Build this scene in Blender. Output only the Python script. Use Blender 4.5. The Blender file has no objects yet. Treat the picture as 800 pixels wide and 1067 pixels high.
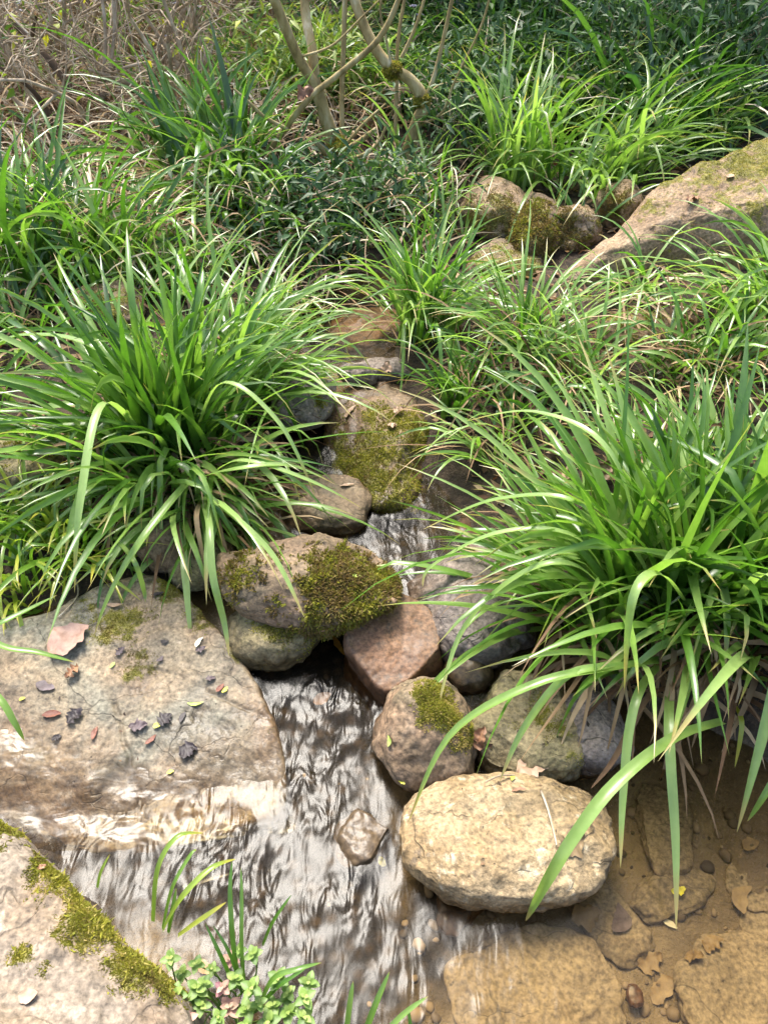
import bpy, bmesh, math, random
import numpy as np
from mathutils import Vector
from mathutils.bvhtree import BVHTree

rng = np.random.default_rng(7)
random.seed(7)
scene = bpy.context.scene
COL = scene.collection

# ------------------------------------------------------------------ camera
CAM = np.array([0.0, 0.0, 1.45]); PITCH = math.radians(42); FPX = 800.0
cd = bpy.data.cameras.new('camera'); cam = bpy.data.objects.new('camera', cd); COL.objects.link(cam)
cam.location = CAM; cam.rotation_euler = (math.pi/2 - PITCH, 0, 0)
cd.sensor_fit = 'VERTICAL'; cd.angle = 2*math.atan(1067/2/FPX)
cd.clip_start = 0.02; cd.clip_end = 500
scene.camera = cam
FWD = np.array([0, math.cos(PITCH), -math.sin(PITCH)]); UP = np.array([0, math.sin(PITCH), math.cos(PITCH)])

def ray(px, py):
    d = np.array([(px-400)/FPX, 0, 0]) + UP*((533.5-py)/FPX) + FWD
    return d
def P(px, py, z):
    d = ray(px, py); return CAM + d*((z-CAM[2])/d[2])
def PY(px, py, y):
    d = ray(px, py); return CAM + d*(y/d[1])
def depth(p): return float(np.dot(np.asarray(p)-CAM, FWD))

# ------------------------------------------------------------------ numpy noise
_perm = np.random.default_rng(3).permutation(256).astype(np.int32); _perm = np.concatenate([_perm, _perm, _perm])
_g = np.random.default_rng(4).normal(size=(256, 3)); _g /= np.linalg.norm(_g, axis=1)[:, None]
def perlin(p):
    p = np.asarray(p, float); i = np.floor(p).astype(np.int64); f = p-i; i &= 255
    u = f*f*f*(f*(f*6-15)+10); out = 0
    for dx in (0, 1):
        for dy in (0, 1):
            for dz in (0, 1):
                h = _perm[_perm[_perm[(i[:, 0]+dx) & 255]+((i[:, 1]+dy) & 255)]+((i[:, 2]+dz) & 255)]
                g = _g[h]; d = f-np.array([dx, dy, dz])
                w = (u[:, 0] if dx else 1-u[:, 0])*(u[:, 1] if dy else 1-u[:, 1])*(u[:, 2] if dz else 1-u[:, 2])
                out = out+w*(g*d).sum(1)
    return out*1.4
def fbm(p, octv=4, gain=.5, lac=2.1):
    a = 1.; s = 0; p = np.asarray(p, float).copy()
    for k in range(octv):
        s = s+a*perlin(p+17.3*k); p = p*lac; a *= gain
    return s
def sstep(a, b, x):
    t = np.clip((x-a)/(b-a), 0, 1); return t*t*(3-2*t)

# ------------------------------------------------------------------ object helpers
def link_mesh(name, V, F, mat, parent=None, loc=(0, 0, 0), attrs=None, smooth=True):
    me = bpy.data.meshes.new(name)
    V = np.asarray(V, np.float32)
    if isinstance(F, np.ndarray):
        nF, k = F.shape
        me.vertices.add(len(V)); me.vertices.foreach_set('co', V.ravel())
        me.loops.add(nF*k); me.loops.foreach_set('vertex_index', F.astype(np.int32).ravel())
        me.polygons.add(nF); me.polygons.foreach_set('loop_start', np.arange(0, nF*k, k, dtype=np.int32))
        me.update(calc_edges=True)
    else:
        me.from_pydata(V.tolist(), [], F)
    if smooth: me.polygons.foreach_set('use_smooth', [True]*len(me.polygons))
    for k, a in (attrs or {}).items():
        at = me.attributes.new(k, 'FLOAT', 'POINT'); at.data.foreach_set('value', np.asarray(a, np.float32))
    me.materials.append(mat); me.update()
    o = bpy.data.objects.new(name, me); COL.objects.link(o)
    o.location = loc
    if parent: o.parent = parent
    return o
def tag(o, label, cat, group=None, kind=None):
    if label: o['label'] = label
    if cat: o['category'] = cat
    if group: o['group'] = group
    if kind: o['kind'] = kind
    return o
def empty(name, loc, rz=0):
    o = bpy.data.objects.new(name, None); COL.objects.link(o)
    o.location = loc; o.rotation_euler = (0, 0, rz); o.empty_display_size = .05
    return o
def copy_tree(o, loc, rz, sc):
    c = o.copy(); COL.objects.link(c); c.location = loc; c.rotation_euler = (0, 0, rz); c.scale = (sc, sc, sc)
    for k in ('label', 'group'):
        if k in c: del c[k]
    for ch in [x for x in bpy.data.objects if x.parent == o]:
        d = ch.copy(); COL.objects.link(d); d.parent = c
    return c
class MB:
    def __init__(s): s.V = []; s.F = []; s.A = {}; s.n = 0
    def add(s, V, F, **A):
        V = np.asarray(V, float)
        s.V.append(V); s.F.append(np.asarray(F)+s.n); s.n += len(V)
        for k, a in A.items(): s.A.setdefault(k, []).append(np.broadcast_to(np.asarray(a, float), (len(V),)))
    def link(s, name, mat, parent=None, loc=(0, 0, 0), smooth=True):
        V = np.concatenate(s.V); kinds = {f.shape[1] for f in s.F}
        if len(kinds) == 1: F = np.concatenate(s.F)
        else: F = [list(map(int, r)) for f in s.F for r in f]
        return link_mesh(name, V-np.asarray(loc) if parent is None else V, F, mat, parent, loc if parent is None else (0, 0, 0),
                         {k: np.concatenate(v) for k, v in s.A.items()}, smooth)

# ------------------------------------------------------------------ node helper
class NT:
    def __init__(s, name):
        s.m = bpy.data.materials.new(name); s.m.use_nodes = True
        s.t = s.m.node_tree; s.t.nodes.clear()
        s.out = s.t.nodes.new('ShaderNodeOutputMaterial')
    def n(s, typ, **kw):
        nd = s.t.nodes.new('ShaderNode'+typ)
        for k, v in kw.items():
            if k.startswith('i_'):
                key = k[2:]; key = int(key) if key.isdigit() else key.replace('_', ' ')
                if hasattr(v, 'is_linked'): s.t.links.new(v, nd.inputs[key])
                else:
                    nd.inputs[key].default_value = v
            else: setattr(nd, k, v)
        return nd
    def l(s, a, b): s.t.links.new(a, b)
    def ramp(s, fac, stops):
        r = s.n('ValToRGB'); s.l(fac, r.inputs[0]); e = r.color_ramp.elements
        while len(e) < len(stops): e.new(.5)
        for el, (p, c) in zip(e, stops):
            el.position = p; el.color = (*c, 1) if len(c) == 3 else c
        return r.outputs[0]
    def fac(s, v, a, b):
        r = s.n('MapRange', interpolation_type='SMOOTHSTEP'); s.l(v, r.inputs[0]); r.inputs[1].default_value = a; r.inputs[2].default_value = b
        return r.outputs[0]
    def mix(s, f, a, b, bt='MIX'):
        m = s.n('Mix', data_type='RGBA', blend_type=bt)
        for sock, v in ((m.inputs[0], f), (m.inputs[6], a), (m.inputs[7], b)):
            if hasattr(v, 'is_linked'): s.l(v, sock)
            elif isinstance(v, (int, float)): sock.default_value = v
            else: sock.default_value = (*v, 1)
        return m.outputs[2]
    def math(s, op, a, b=0.0, clamp=False):
        m = s.n('Math', operation=op, use_clamp=clamp)
        for sock, v in zip(m.inputs, (a, b)):
            if hasattr(v, 'is_linked'): s.l(v, sock)
            else: sock.default_value = v
        return m.outputs[0]
    def attr(s, name): return s.n('Attribute', attribute_name=name).outputs['Fac']
    def noise(s, vec, scale, detail=4, rough=.55, dist=0):
        nd = s.n('TexNoise', i_Scale=scale, i_Detail=detail, i_Roughness=rough, i_Distortion=dist); s.l(vec, nd.inputs['Vector']); return nd.outputs['Fac']

def rock_mat(name, a, b, c, pale=(.55, .5, .42), pale_amt=.3, dark_amt=.35, bump=1.0, rough=.75):
    t = NT(name)
    co = t.n('TexCoord').outputs['Object']; rnd = t.n('ObjectInfo').outputs['Random']
    off = t.n('VectorMath', operation='ADD'); t.l(co, off.inputs[0])
    cmb = t.n('CombineXYZ'); t.l(t.math('MULTIPLY', rnd, 37.), cmb.inputs[0]); t.l(t.math('MULTIPLY', rnd, 11.), cmb.inputs[1]); t.l(cmb.outputs[0], off.inputs[1])
    v = off.outputs[0]
    n1 = t.noise(v, 7, 5, .6); n2 = t.noise(v, 26, 5, .65); n3 = t.noise(v, 120, 3, .6); n4 = t.noise(v, 3.2, 4, .6, .6)
    col = t.mix(t.fac(n1, .36, .64), a, b); col = t.mix(t.fac(n4, .48, .66), col, c)
    col = t.mix(t.math('MULTIPLY', t.fac(n2, .56, .7), pale_amt), col, pale)
    pit = t.n('TexVoronoi', i_Scale=70.0, i_Randomness=1.0); t.l(v, pit.inputs['Vector'])
    pd = t.fac(pit.outputs['Distance'], .22, .06)
    n5 = t.noise(v, 14, 3)
    pd = t.math('MULTIPLY', pd, t.fac(n5, .5, .66))
    col = t.mix(t.math('MULTIPLY', t.fac(n2, .46, .3), dark_amt), col, (.07, .055, .04))
    col = t.mix(t.math('MULTIPLY', pd, .75), col, (.05, .04, .03))
    wv = t.n('VectorMath', operation='ADD'); t.l(v, wv.inputs[0])
    nc = t.n('TexNoise', i_Scale=9.0, i_Detail=3.0); t.l(v, nc.inputs['Vector'])
    sc_ = t.n('VectorMath', operation='SCALE'); t.l(nc.outputs['Color'], sc_.inputs[0]); sc_.inputs['Scale'].default_value = .12; t.l(sc_.outputs[0], wv.inputs[1])
    mpc = t.n('Mapping'); mpc.inputs['Scale'].default_value = (1, 1.6, 2.2); mpc.inputs['Rotation'].default_value = (.2, .1, .6); t.l(wv.outputs[0], mpc.inputs['Vector'])
    ck = t.n('TexVoronoi', feature='DISTANCE_TO_EDGE', i_Scale=4.5); t.l(mpc.outputs[0], ck.inputs['Vector'])
    crk = t.math('MULTIPLY', t.fac(ck.outputs['Distance'], .014, .002), t.fac(n4, .46, .58))
    col = t.mix(t.math('MULTIPLY', crk, .5), col, (.035, .028, .02))
    blot = t.noise(v, 11, 6, .72, .8)
    col = t.mix(t.math('MULTIPLY', t.fac(blot, .55, .68), .55), col, t.mix(1., col, (.52, .47, .40), 'MULTIPLY'))
    spk = t.n('Mix', data_type='RGBA', blend_type='OVERLAY'); spk.inputs[0].default_value = .85
    t.l(col, spk.inputs[6]); g = t.ramp(n3, [(.3, (.2, .2, .2)), (.7, (.8, .8, .8))]); t.l(g, spk.inputs[7]); col = spk.outputs[2]
    moss = t.attr('moss'); wet = t.attr('wet')
    mm = t.math('ADD', moss, t.math('MULTIPLY', t.math('SUBTRACT', n2, .5), 1.1))
    mf = t.fac(mm, .38, .6)
    mc = t.ramp(t.noise(v, 45, 4, .7), [(.3, (.06, .05, .018)), (.5, (.14, .125, .028)), (.7, (.25, .22, .05))])
    col = t.mix(t.math('MULTIPLY', wet, .85), col, t.mix(1., col, (.34, .28, .21), 'MULTIPLY'))
    col = t.mix(mf, col, mc)
    bs = t.n('BsdfPrincipled'); t.l(col, bs.inputs['Base Color'])
    rr = t.n('MapRange'); t.l(t.math('MULTIPLY', wet, t.math('SUBTRACT', 1., mf)), rr.inputs[0]); rr.inputs[3].default_value = rough; rr.inputs[4].default_value = .40
    t.l(rr.outputs[0], bs.inputs['Roughness'])
    bs.inputs['Specular IOR Level'].default_value = .35
    h = t.math('ADD', t.math('MULTIPLY', n2, .007), t.math('MULTIPLY', n3, .003)); h = t.math('SUBTRACT', h, t.math('MULTIPLY', crk, .006))
    h = t.math('ADD', h, t.math('MULTIPLY', n1, .012)); h = t.math('SUBTRACT', h, t.math('MULTIPLY', pd, .003))
    bp = t.n('Bump', i_Strength=.8*bump, i_Distance=1.0); t.l(h, bp.inputs['Height']); t.l(bp.outputs[0], bs.inputs['Normal'])
    t.l(bs.outputs[0], t.out.inputs[0]); return t.m

def leafy_mat(name, stops, tip=None, trans=.42, rough=.31, spec=.75, tmul=(1.35, 1.5, .7), tipstart=.82):
    t = NT(name); tint = t.attr('tint')
    geo = t.n('NewGeometry')
    co = t.n('TexCoord').outputs['Object']
    col = t.ramp(t.math('ADD', tint, t.math('MULTIPLY', t.math('SUBTRACT', t.noise(co, 60, 2), .5), .25)), stops)
    if tip:
        tt = t.attr('t'); col = t.mix(t.math('MULTIPLY', t.fac(t.math('ADD', tt, t.math('MULTIPLY', t.math('SUBTRACT', tint, .5), .25)), tipstart, 1.0), .75), col, tip)
    bs = t.n('BsdfPrincipled', i_Roughness=rough); t.l(col, bs.inputs['Base Color']); bs.inputs['Specular IOR Level'].default_value = spec
    tr = t.n('BsdfTranslucent'); t.l(t.mix(1., col, tmul, 'MULTIPLY'), tr.inputs[0])
    mx = t.n('MixShader', i_0=trans); t.l(bs.outputs[0], mx.inputs[1]); t.l(tr.outputs[0], mx.inputs[2])
    t.l(mx.outputs[0], t.out.inputs[0]); return t.m

def water_mat(name, tint, sc, strength, rough=.05, ior=1.38, fine=.5):
    t = NT(name); co = t.n('TexCoord').outputs['Object']
    rip = t.attr('ripple')
    mp = t.n('Mapping'); mp.inputs['Scale'].default_value = (sc[0], sc[1], 8); t.l(co, mp.inputs['Vector'])
    wv = t.n('TexNoise', i_Scale=1.0, i_Detail=2.0, i_Roughness=.45, i_Distortion=1.0); t.l(mp.outputs[0], wv.inputs['Vector'])
    mp2 = t.n('Mapping'); mp2.inputs['Scale'].default_value = (sc[0]*2.3, sc[1]*2.0, 8); mp2.inputs['Rotation'].default_value = (0, 0, .7); t.l(co, mp2.inputs['Vector'])
    wv2 = t.n('TexNoise', i_Scale=1.0, i_Detail=1.0, i_Roughness=.5, i_Distortion=.8); t.l(mp2.outputs[0], wv2.inputs['Vector'])
    h = t.math('ADD', wv.outputs['Fac'], t.math('MULTIPLY', wv2.outputs['Fac'], fine))
    pt = t.noise(co, 7, 2); h = t.math('MULTIPLY', h, t.math('MULTIPLY', t.math('MULTIPLY', rip, strength), t.math('ADD', .35, t.math('MULTIPLY', t.fac(pt, .35, .65), 1.1))))
    bp = t.n('Bump', i_Strength=1.0, i_Distance=1.0); t.l(h, bp.inputs['Height'])
    fr = t.n('Fresnel', i_IOR=ior); t.l(bp.outputs[0], fr.inputs['Normal'])
    gl = t.n('BsdfAnisotropic', i_Roughness=rough); t.l(bp.outputs[0], gl.inputs['Normal'])
    tp = t.n('BsdfTransparent'); tp.inputs[0].default_value = (*tint, 1)
    mx = t.n('MixShader'); t.l(fr.outputs[0], mx.inputs[0]); t.l(tp.outputs[0], mx.inputs[1]); t.l(gl.outputs[0], mx.inputs[2])
    t.l(mx.outputs[0], t.out.inputs[0]); return t.m

def simple_mat(name, stops, scale=30, rough=.7, bump=.004, attr=None, spec=.3, stretch=(1, 1, 1)):
    t = NT(name); co = t.n('TexCoord').outputs['Object']
    mp = t.n('Mapping'); mp.inputs['Scale'].default_value = stretch; t.l(co, mp.inputs['Vector'])
    nz = t.noise(mp.outputs[0], scale, 5, .62)
    f = nz if not attr else t.math('ADD', t.attr(attr), t.math('MULTIPLY', t.math('SUBTRACT', nz, .5), .6))
    col = t.ramp(f, stops)
    bs = t.n('BsdfPrincipled', i_Roughness=rough); t.l(col, bs.inputs['Base Color']); bs.inputs['Specular IOR Level'].default_value = spec
    if bump:
        bp = t.n('Bump', i_Strength=.8, i_Distance=bump); t.l(nz, bp.inputs['Height']); t.l(bp.outputs[0], bs.inputs['Normal'])
    t.l(bs.outputs[0], t.out.inputs[0]); return t.m

M = {}
M['slab'] = rock_mat('slab_stone', (.24, .175, .108), (.20, .162, .105), (.165, .155, .115), (.30, .25, .18), .5, .55, .5)
M['boulder'] = rock_mat('boulder_stone', (.205, .155, .10), (.14, .102, .066), (.185, .15, .11), (.34, .28, .21), .65, .6, .6)
M['red'] = rock_mat('red_stone', (.165, .088, .046), (.135, .078, .042), (.11, .085, .048), (.2, .135, .088), .5, .8, .14, rough=.7)
M['brown'] = rock_mat('brown_stone', (.19, .125, .075), (.14, .10, .058), (.12, .095, .055), (.28, .21, .14), .35, .6, .7)
M['pale'] = rock_mat('pale_stone', (.27, .20, .11), (.21, .145, .07), (.165, .11, .05), (.44, .37, .25), .85, .7, 1.0)
M['grey'] = rock_mat('grey_stone', (.17, .135, .11), (.13, .11, .095), (.2, .16, .13), (.3, .27, .25), .25, .4)
M['olive'] = rock_mat('olive_stone', (.2, .16, .085), (.15, .125, .06), (.13, .12, .05), (.3, .25, .15), .2, .45)
M['sandstone'] = rock_mat('sandy_stone', (.20, .155, .098), (.165, .125, .078), (.145, .112, .07), (.25, .20, .135), .3, .3, .35)
M['ridge'] = rock_mat('ridge_stone', (.25, .175, .10), (.175, .115, .063), (.2, .16, .105), (.36, .3, .21), .4, .5)

G3 = [(0., (.025, .068, .010)), (.35, (.078, .18, .020)), (.65, (.17, .285, .055)), (1., (.29, .41, .13))]
M['blade'] = leafy_mat('sedge_leaf', G3, (.38, .27, .10), tipstart=.9)
M['blade_yellow'] = leafy_mat('young_sedge_leaf', [(0., (.07, .16, .015)), (.5, (.15, .27, .03)), (1., (.32, .36, .05))], (.45, .38, .06), tipstart=.75)
M['blade_dark'] = leafy_mat('shaded_sedge_leaf', [(0., (.018, .05, .012)), (.5, (.045, .12, .022)), (1., (.10, .20, .035))], (.1, .14, .04))  # darker copy of the sedge leaf, shade put into its colour
M['dead'] = leafy_mat('withered_leaf', [(0., (.12, .07, .04)), (.35, (.28, .19, .11)), (.7, (.52, .41, .27)), (1., (.72, .63, .48))], None, .2, .7, .2, (1.2, 1, .8))
M['straw'] = M['dead']
M['dead'] = leafy_mat('withered_sedge_leaf', [(0., (.10, .055, .03)), (.4, (.22, .14, .075)), (.75, (.36, .25, .14)), (1., (.46, .35, .21))], None, .25, .7, .2, (1.2, 1, .8))
M['herb'] = leafy_mat('herb_leaf', [(0., (.07, .15, .02)), (.5, (.17, .27, .05)), (1., (.38, .45, .14))], None, .3, .45, .4, (1.2, 1.3, .6))
M['herb_pink'] = leafy_mat('reddish_herb_leaf', [(0., (.16, .04, .07)), (.5, (.4, .22, .16)), (1., (.5, .38, .26))], None, .2, .5, .4, (1.2, .9, .8))
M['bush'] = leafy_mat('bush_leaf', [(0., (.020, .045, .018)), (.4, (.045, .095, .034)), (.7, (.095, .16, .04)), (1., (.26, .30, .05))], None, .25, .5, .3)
M['canopy'] = leafy_mat('canopy_leaf', [(0., (.02, .05, .012)), (1., (.06, .12, .02))], None, .3, .4, .5)
M['spring'] = leafy_mat('yellow_green_leaf', [(0., (.12, .2, .02)), (.6, (.3, .34, .03)), (1., (.5, .45, .05))], None, .35, .5, .3)
M['petal'] = leafy_mat('lilac_petal', [(0., (.55, .52, .68)), (1., (.78, .76, .86))], None, .3, .6, .2, (1, 1, 1))
M['moss'] = leafy_mat('moss_tuft', [(0., (.16, .11, .05)), (.3, (.17, .14, .04)), (.5, (.17, .18, .03)), (.75, (.28, .27, .035)), (1., (.42, .33, .13))], None, .4, .8, .1, (1.3, 1.3, .7))
M['bark'] = simple_mat('bark', [(.3, (.13, .095, .04)), (.48, (.29, .22, .095)), (.6, (.38, .31, .16)), (.75, (.58, .52, .38))], 22, .8, .004, None, .2, (1, 1, .35))
M['bark_dark'] = simple_mat('dark_bark', [(.3, (.05, .034, .022)), (.6, (.13, .09, .058)), (.8, (.22, .16, .11))], 22, .85, .006, None, .2, (1, 1, .35))
M['twig'] = simple_mat('twig_bark', [(.3, (.17, .12, .075)), (.55, (.38, .30, .20)), (.75, (.62, .55, .44))], 18, .8, .0)

def ground_mat():
    t = NT('stream_bank_soil'); co = t.n('NewGeometry').outputs['Position']
    bed = t.attr('bed'); gr = t.attr('gravel')
    n1 = t.noise(co, 5, 5, .6); n2 = t.noise(co, 28, 5, .65); n3 = t.noise(co, 110, 3, .6)
    soil = t.ramp(n2, [(.3, (.012, .009, .006)), (.5, (.036, .025, .015)), (.72, (.09, .062, .038))])
    sand = t.mix(t.fac(n1, .38, .62), (.19, .145, .090), (.125, .093, .057)); sand = t.mix(t.math('MULTIPLY', t.fac(n2, .5, .68), .5), sand, (.075, .055, .028))
    sand = t.mix(t.math('MULTIPLY', t.fac(n3, .55, .7), .25), sand, (.34, .25, .15))
    peb = t.n('TexVoronoi', i_Scale=38.0, i_Randomness=1.0); t.l(co, peb.inputs['Vector'])
    grav = t.mix(t.fac(peb.outputs['Distance'], .1, .6), (.040, .027, .016), (.008, .006, .004))
    sand = t.mix(gr, sand, grav)
    col = t.mix(bed, soil, sand)
    bs = t.n('BsdfPrincipled', i_Roughness=.8); t.l(col, bs.inputs['Base Color']); bs.inputs['Specular IOR Level'].default_value = .25
    bp = t.n('Bump', i_Strength=.8, i_Distance=.02); t.l(t.math('ADD', n2, t.math('MULTIPLY', n3, .4)), bp.inputs['Height']); t.l(bp.outputs[0], bs.inputs['Normal'])
    t.l(bs.outputs[0], t.out.inputs[0]); return t.m
M['ground'] = ground_mat()

# ------------------------------------------------------------------ levels and terrain
def W(y): return np.interp(y, [.82, 1.06, 1.45, 1.75, 2.4, 3., 4.], [0, .03, .06, .09, .17, .22, .30])
ctrl = [(250,1100,-.06),(400,1060,-.06),(330,960,-.06),(330,860,-.05),(420,1000,-.06),(550,1000,-.07),(650,1000,-.07),(780,1000,-.07),
 (700,900,-.07),(780,880,-.05),(640,880,-.07),(330,780,-.04),(310,720,-.02),(350,700,-.01),(720,800,-.04),(640,790,-.04),(860,860,-.03),(900,1000,-.06),
 (620,700,.04),(700,720,.05),(790,720,.07),(700,640,.12),(790,600,.16),(620,620,.08),(560,690,.0),(540,650,.01),(860,700,.12),(950,600,.2),
 (0,700,.0),(150,720,-.02),(150,640,.03),(60,600,.08),(0,560,.12),(100,540,.12),(200,520,.12),(-100,600,.12),(-150,750,.05),
 (0,950,.02),(100,1020,.0),(-150,950,.05),(420,590,.02),(440,560,.02),(400,545,.02),(340,560,.02),(340,480,.05),(280,520,.05),(470,560,.05),
 (350,440,.08),(350,360,.12),(400,330,.14),(370,300,.17),(200,450,.18),(100,450,.18),(0,450,.2),(200,350,.24),(100,330,.25),(0,330,.27),
 (250,300,.24),(430,420,.14),(490,440,.18),(560,440,.2),(650,450,.22),(780,450,.26),(500,350,.22),(450,330,.2),(580,340,.25),(700,350,.28),
 (790,350,.3),(500,280,.24),(600,280,.28),(420,260,.24),(300,260,.26),(200,250,.3),(50,250,.3),(-150,300,.3),(-200,450,.22),(900,350,.36),(900,450,.3)]
cw = np.array([P(*c) for c in ctrl])
def tps(r2): return np.where(r2 > 1e-12, .5*r2*np.log(r2+1e-20), 0)
_n = len(cw); _K = tps(((cw[:, None, :2]-cw[None, :, :2])**2).sum(2))+np.eye(_n)*2e-3
_A = np.zeros((_n+3, _n+3)); _A[:_n, :_n] = _K; _A[:_n, _n] = 1; _A[:_n, _n+1:] = cw[:, :2]; _A[_n, :_n] = 1; _A[_n+1:, :_n] = cw[:, :2].T
_w = np.linalg.solve(_A, np.concatenate([cw[:, 2], [0, 0, 0]]))
def far_z(x, y):
    z = np.interp(y, [-30, -3, -.5, .5, 1.5, 2.5, 3.5, 4.5, 6, 8, 12, 20, 60], [3, .5, .15, .12, .2, .28, .34, .44, .75, 1.5, 3.4, 6.5, 16])
    return z+np.clip(np.abs(x)-2.5, 0, 40)*.10
def G_raw(x, y):
    xy = np.stack([x, y], 1); out = np.empty(len(x))
    for a in range(0, len(x), 20000):
        q = xy[a:a+20000]; k = tps(((q[:, None]-cw[None, :, :2])**2).sum(2))
        out[a:a+20000] = k@_w[:_n]+_w[_n]+q@_w[_n+1:]
    m = np.minimum(sstep(3.5, 2.9, y), sstep(.05, .35, y))*sstep(1.9, 1.4, np.abs(x))
    z = far_z(x, y); z = z*(1-m)+np.clip(out, -.12, .6)*m
    q3 = np.stack([x, y, 0*x], 1)
    amp = .018+.10*sstep(3, 7, y)+.012*(m < .5)
    return z+amp*fbm(q3*2.2, 4)+.006*fbm(q3*14, 3)
def axis(lo, a, b, hi, step):
    l = [a]; s = step
    while l[-1] > lo: s *= 1.25; l.append(l[-1]-s)
    r = [b]; s = step
    while r[-1] < hi: s *= 1.25; r.append(r[-1]+s)
    return np.array(l[::-1][:-1]+list(np.arange(a, b, step))+r)
gx = axis(-60, -2.2, 2.2, 60, .022); gy = axis(-40, 0.0, 4.4, 70, .022)
X, Y = np.meshgrid(gx, gy); Z = G_raw(X.ravel(), Y.ravel()).reshape(X.shape)
def G(x, y):
    x = np.atleast_1d(np.asarray(x, float)); y = np.atleast_1d(np.asarray(y, float))
    i = np.clip(np.searchsorted(gx, x)-1, 0, len(gx)-2); j = np.clip(np.searchsorted(gy, y)-1, 0, len(gy)-2)
    u = (x-gx[i])/(gx[i+1]-gx[i]); v = (y-gy[j])/(gy[j+1]-gy[j])
    return Z[j, i]*(1-u)*(1-v)+Z[j, i+1]*u*(1-v)+Z[j+1, i]*(1-u)*v+Z[j+1, i+1]*u*v
def grid_faces(nx, ny):
    a = np.arange(nx*ny).reshape(ny, nx)
    return np.stack([a[:-1, :-1].ravel(), a[:-1, 1:].ravel(), a[1:, 1:].ravel(), a[1:, :-1].ravel()], 1)
GV = np.stack([X.ravel(), Y.ravel(), Z.ravel()], 1); GF = grid_faces(len(gx), len(gy))
bed = sstep(.015, -.02, GV[:, 2]-W(GV[:, 1]))*(np.abs(GV[:, 0]) < 2)*sstep(3.4, 2.6, GV[:, 1])
gravel = 0*bed
for (px, py, r, s_) in [(320,700,.16,1),(330,780,.18,1),(320,860,.18,1),(230,880,.2,1),(120,880,.2,1),(330,940,.2,1),(310,1030,.2,1),(400,990,.15,.8),(420,600,.2,1),(440,540,.2,.9),(350,500,.2,1),(370,380,.25,1),(560,660,.15,.6)]:
    c_ = P(px, py, -.03); r *= 1.1; gravel = np.maximum(gravel, s_*np.exp(-((GV[:, 0]-c_[0])**2+(GV[:, 1]-c_[1])**2)/r**2/1.2))
gravel = sstep(.3, .75, gravel+.25*fbm(GV*12, 3))
tag(link_mesh('ground', GV, GF, M['ground'], attrs={'bed': bed, 'gravel': gravel}), 'dark soil of the stream banks and sandy stream bed', None, kind='structure')

SUP_V = [GV]; SUP_F = [GF.tolist()]; sup_n = len(GV)
def add_support(V, F):
    global sup_n
    SUP_V.append(np.asarray(V)); SUP_F.append((np.asarray(F)+sup_n).tolist()); sup_n += len(V)

# ------------------------------------------------------------------ water
def water_main():
    xs = np.arange(-1.3, 1.7, .0075); ys = np.arange(.1, 3.0, .0075)
    x, y = np.meshgrid(xs, ys); x = x.ravel(); y = y.ravel()
    rip = np.full(len(x), .10)
    for (px, py, r, s) in [(330,740,.14,1.9),(320,820,.14,1.4),(235,880,.14,2.2),(110,880,.12,1.5),(330,930,.20,1.1),(300,1010,.2,1.0),(420,1010,.16,.8),(520,1030,.16,.55),(400,930,.1,1.0),(620,1060,.1,.4),
                           (430,590,.15,.8),(360,460,.2,.9),(300,530,.15,.6),(400,520,.15,.9)]:
        c = P(px, py, 0); rip = np.maximum(rip, s*np.exp(-((x-c[0])**2+(y-c[1])**2)/r**2/1.3))
    q = np.stack([x*20, y*9, 0*x], 1); q2 = np.stack([x*34+4*perlin(q*.4), y*26+3*perlin(q*.35+5), 0*x+3], 1)
    z = W(y)+rip*(.0022*perlin(q)+.0010*perlin(q2))
    F = grid_faces(len(xs), len(ys)); g = G(x, y)
    ok = (g < W(y)+.02)[F].any(1)
    F = F[ok]; used = np.unique(F); mp = np.full(len(x), -1); mp[used] = np.arange(len(used))
    tag(link_mesh('stream_water', np.stack([x, y, z], 1)[used], mp[F], M['water'], attrs={'ripple': rip[used]}),
        'clear shallow stream running down between the rocks', None, kind='structure')
M['water'] = water_mat('stream_water', (.84, .77, .60), (24, 10.5), .0046, .21, 1.24, .25)
M['film'] = water_mat('thin_water', (.80, .76, .69), (16, 26), .0040, .27, 1.30, .25)
water_main()

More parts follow.
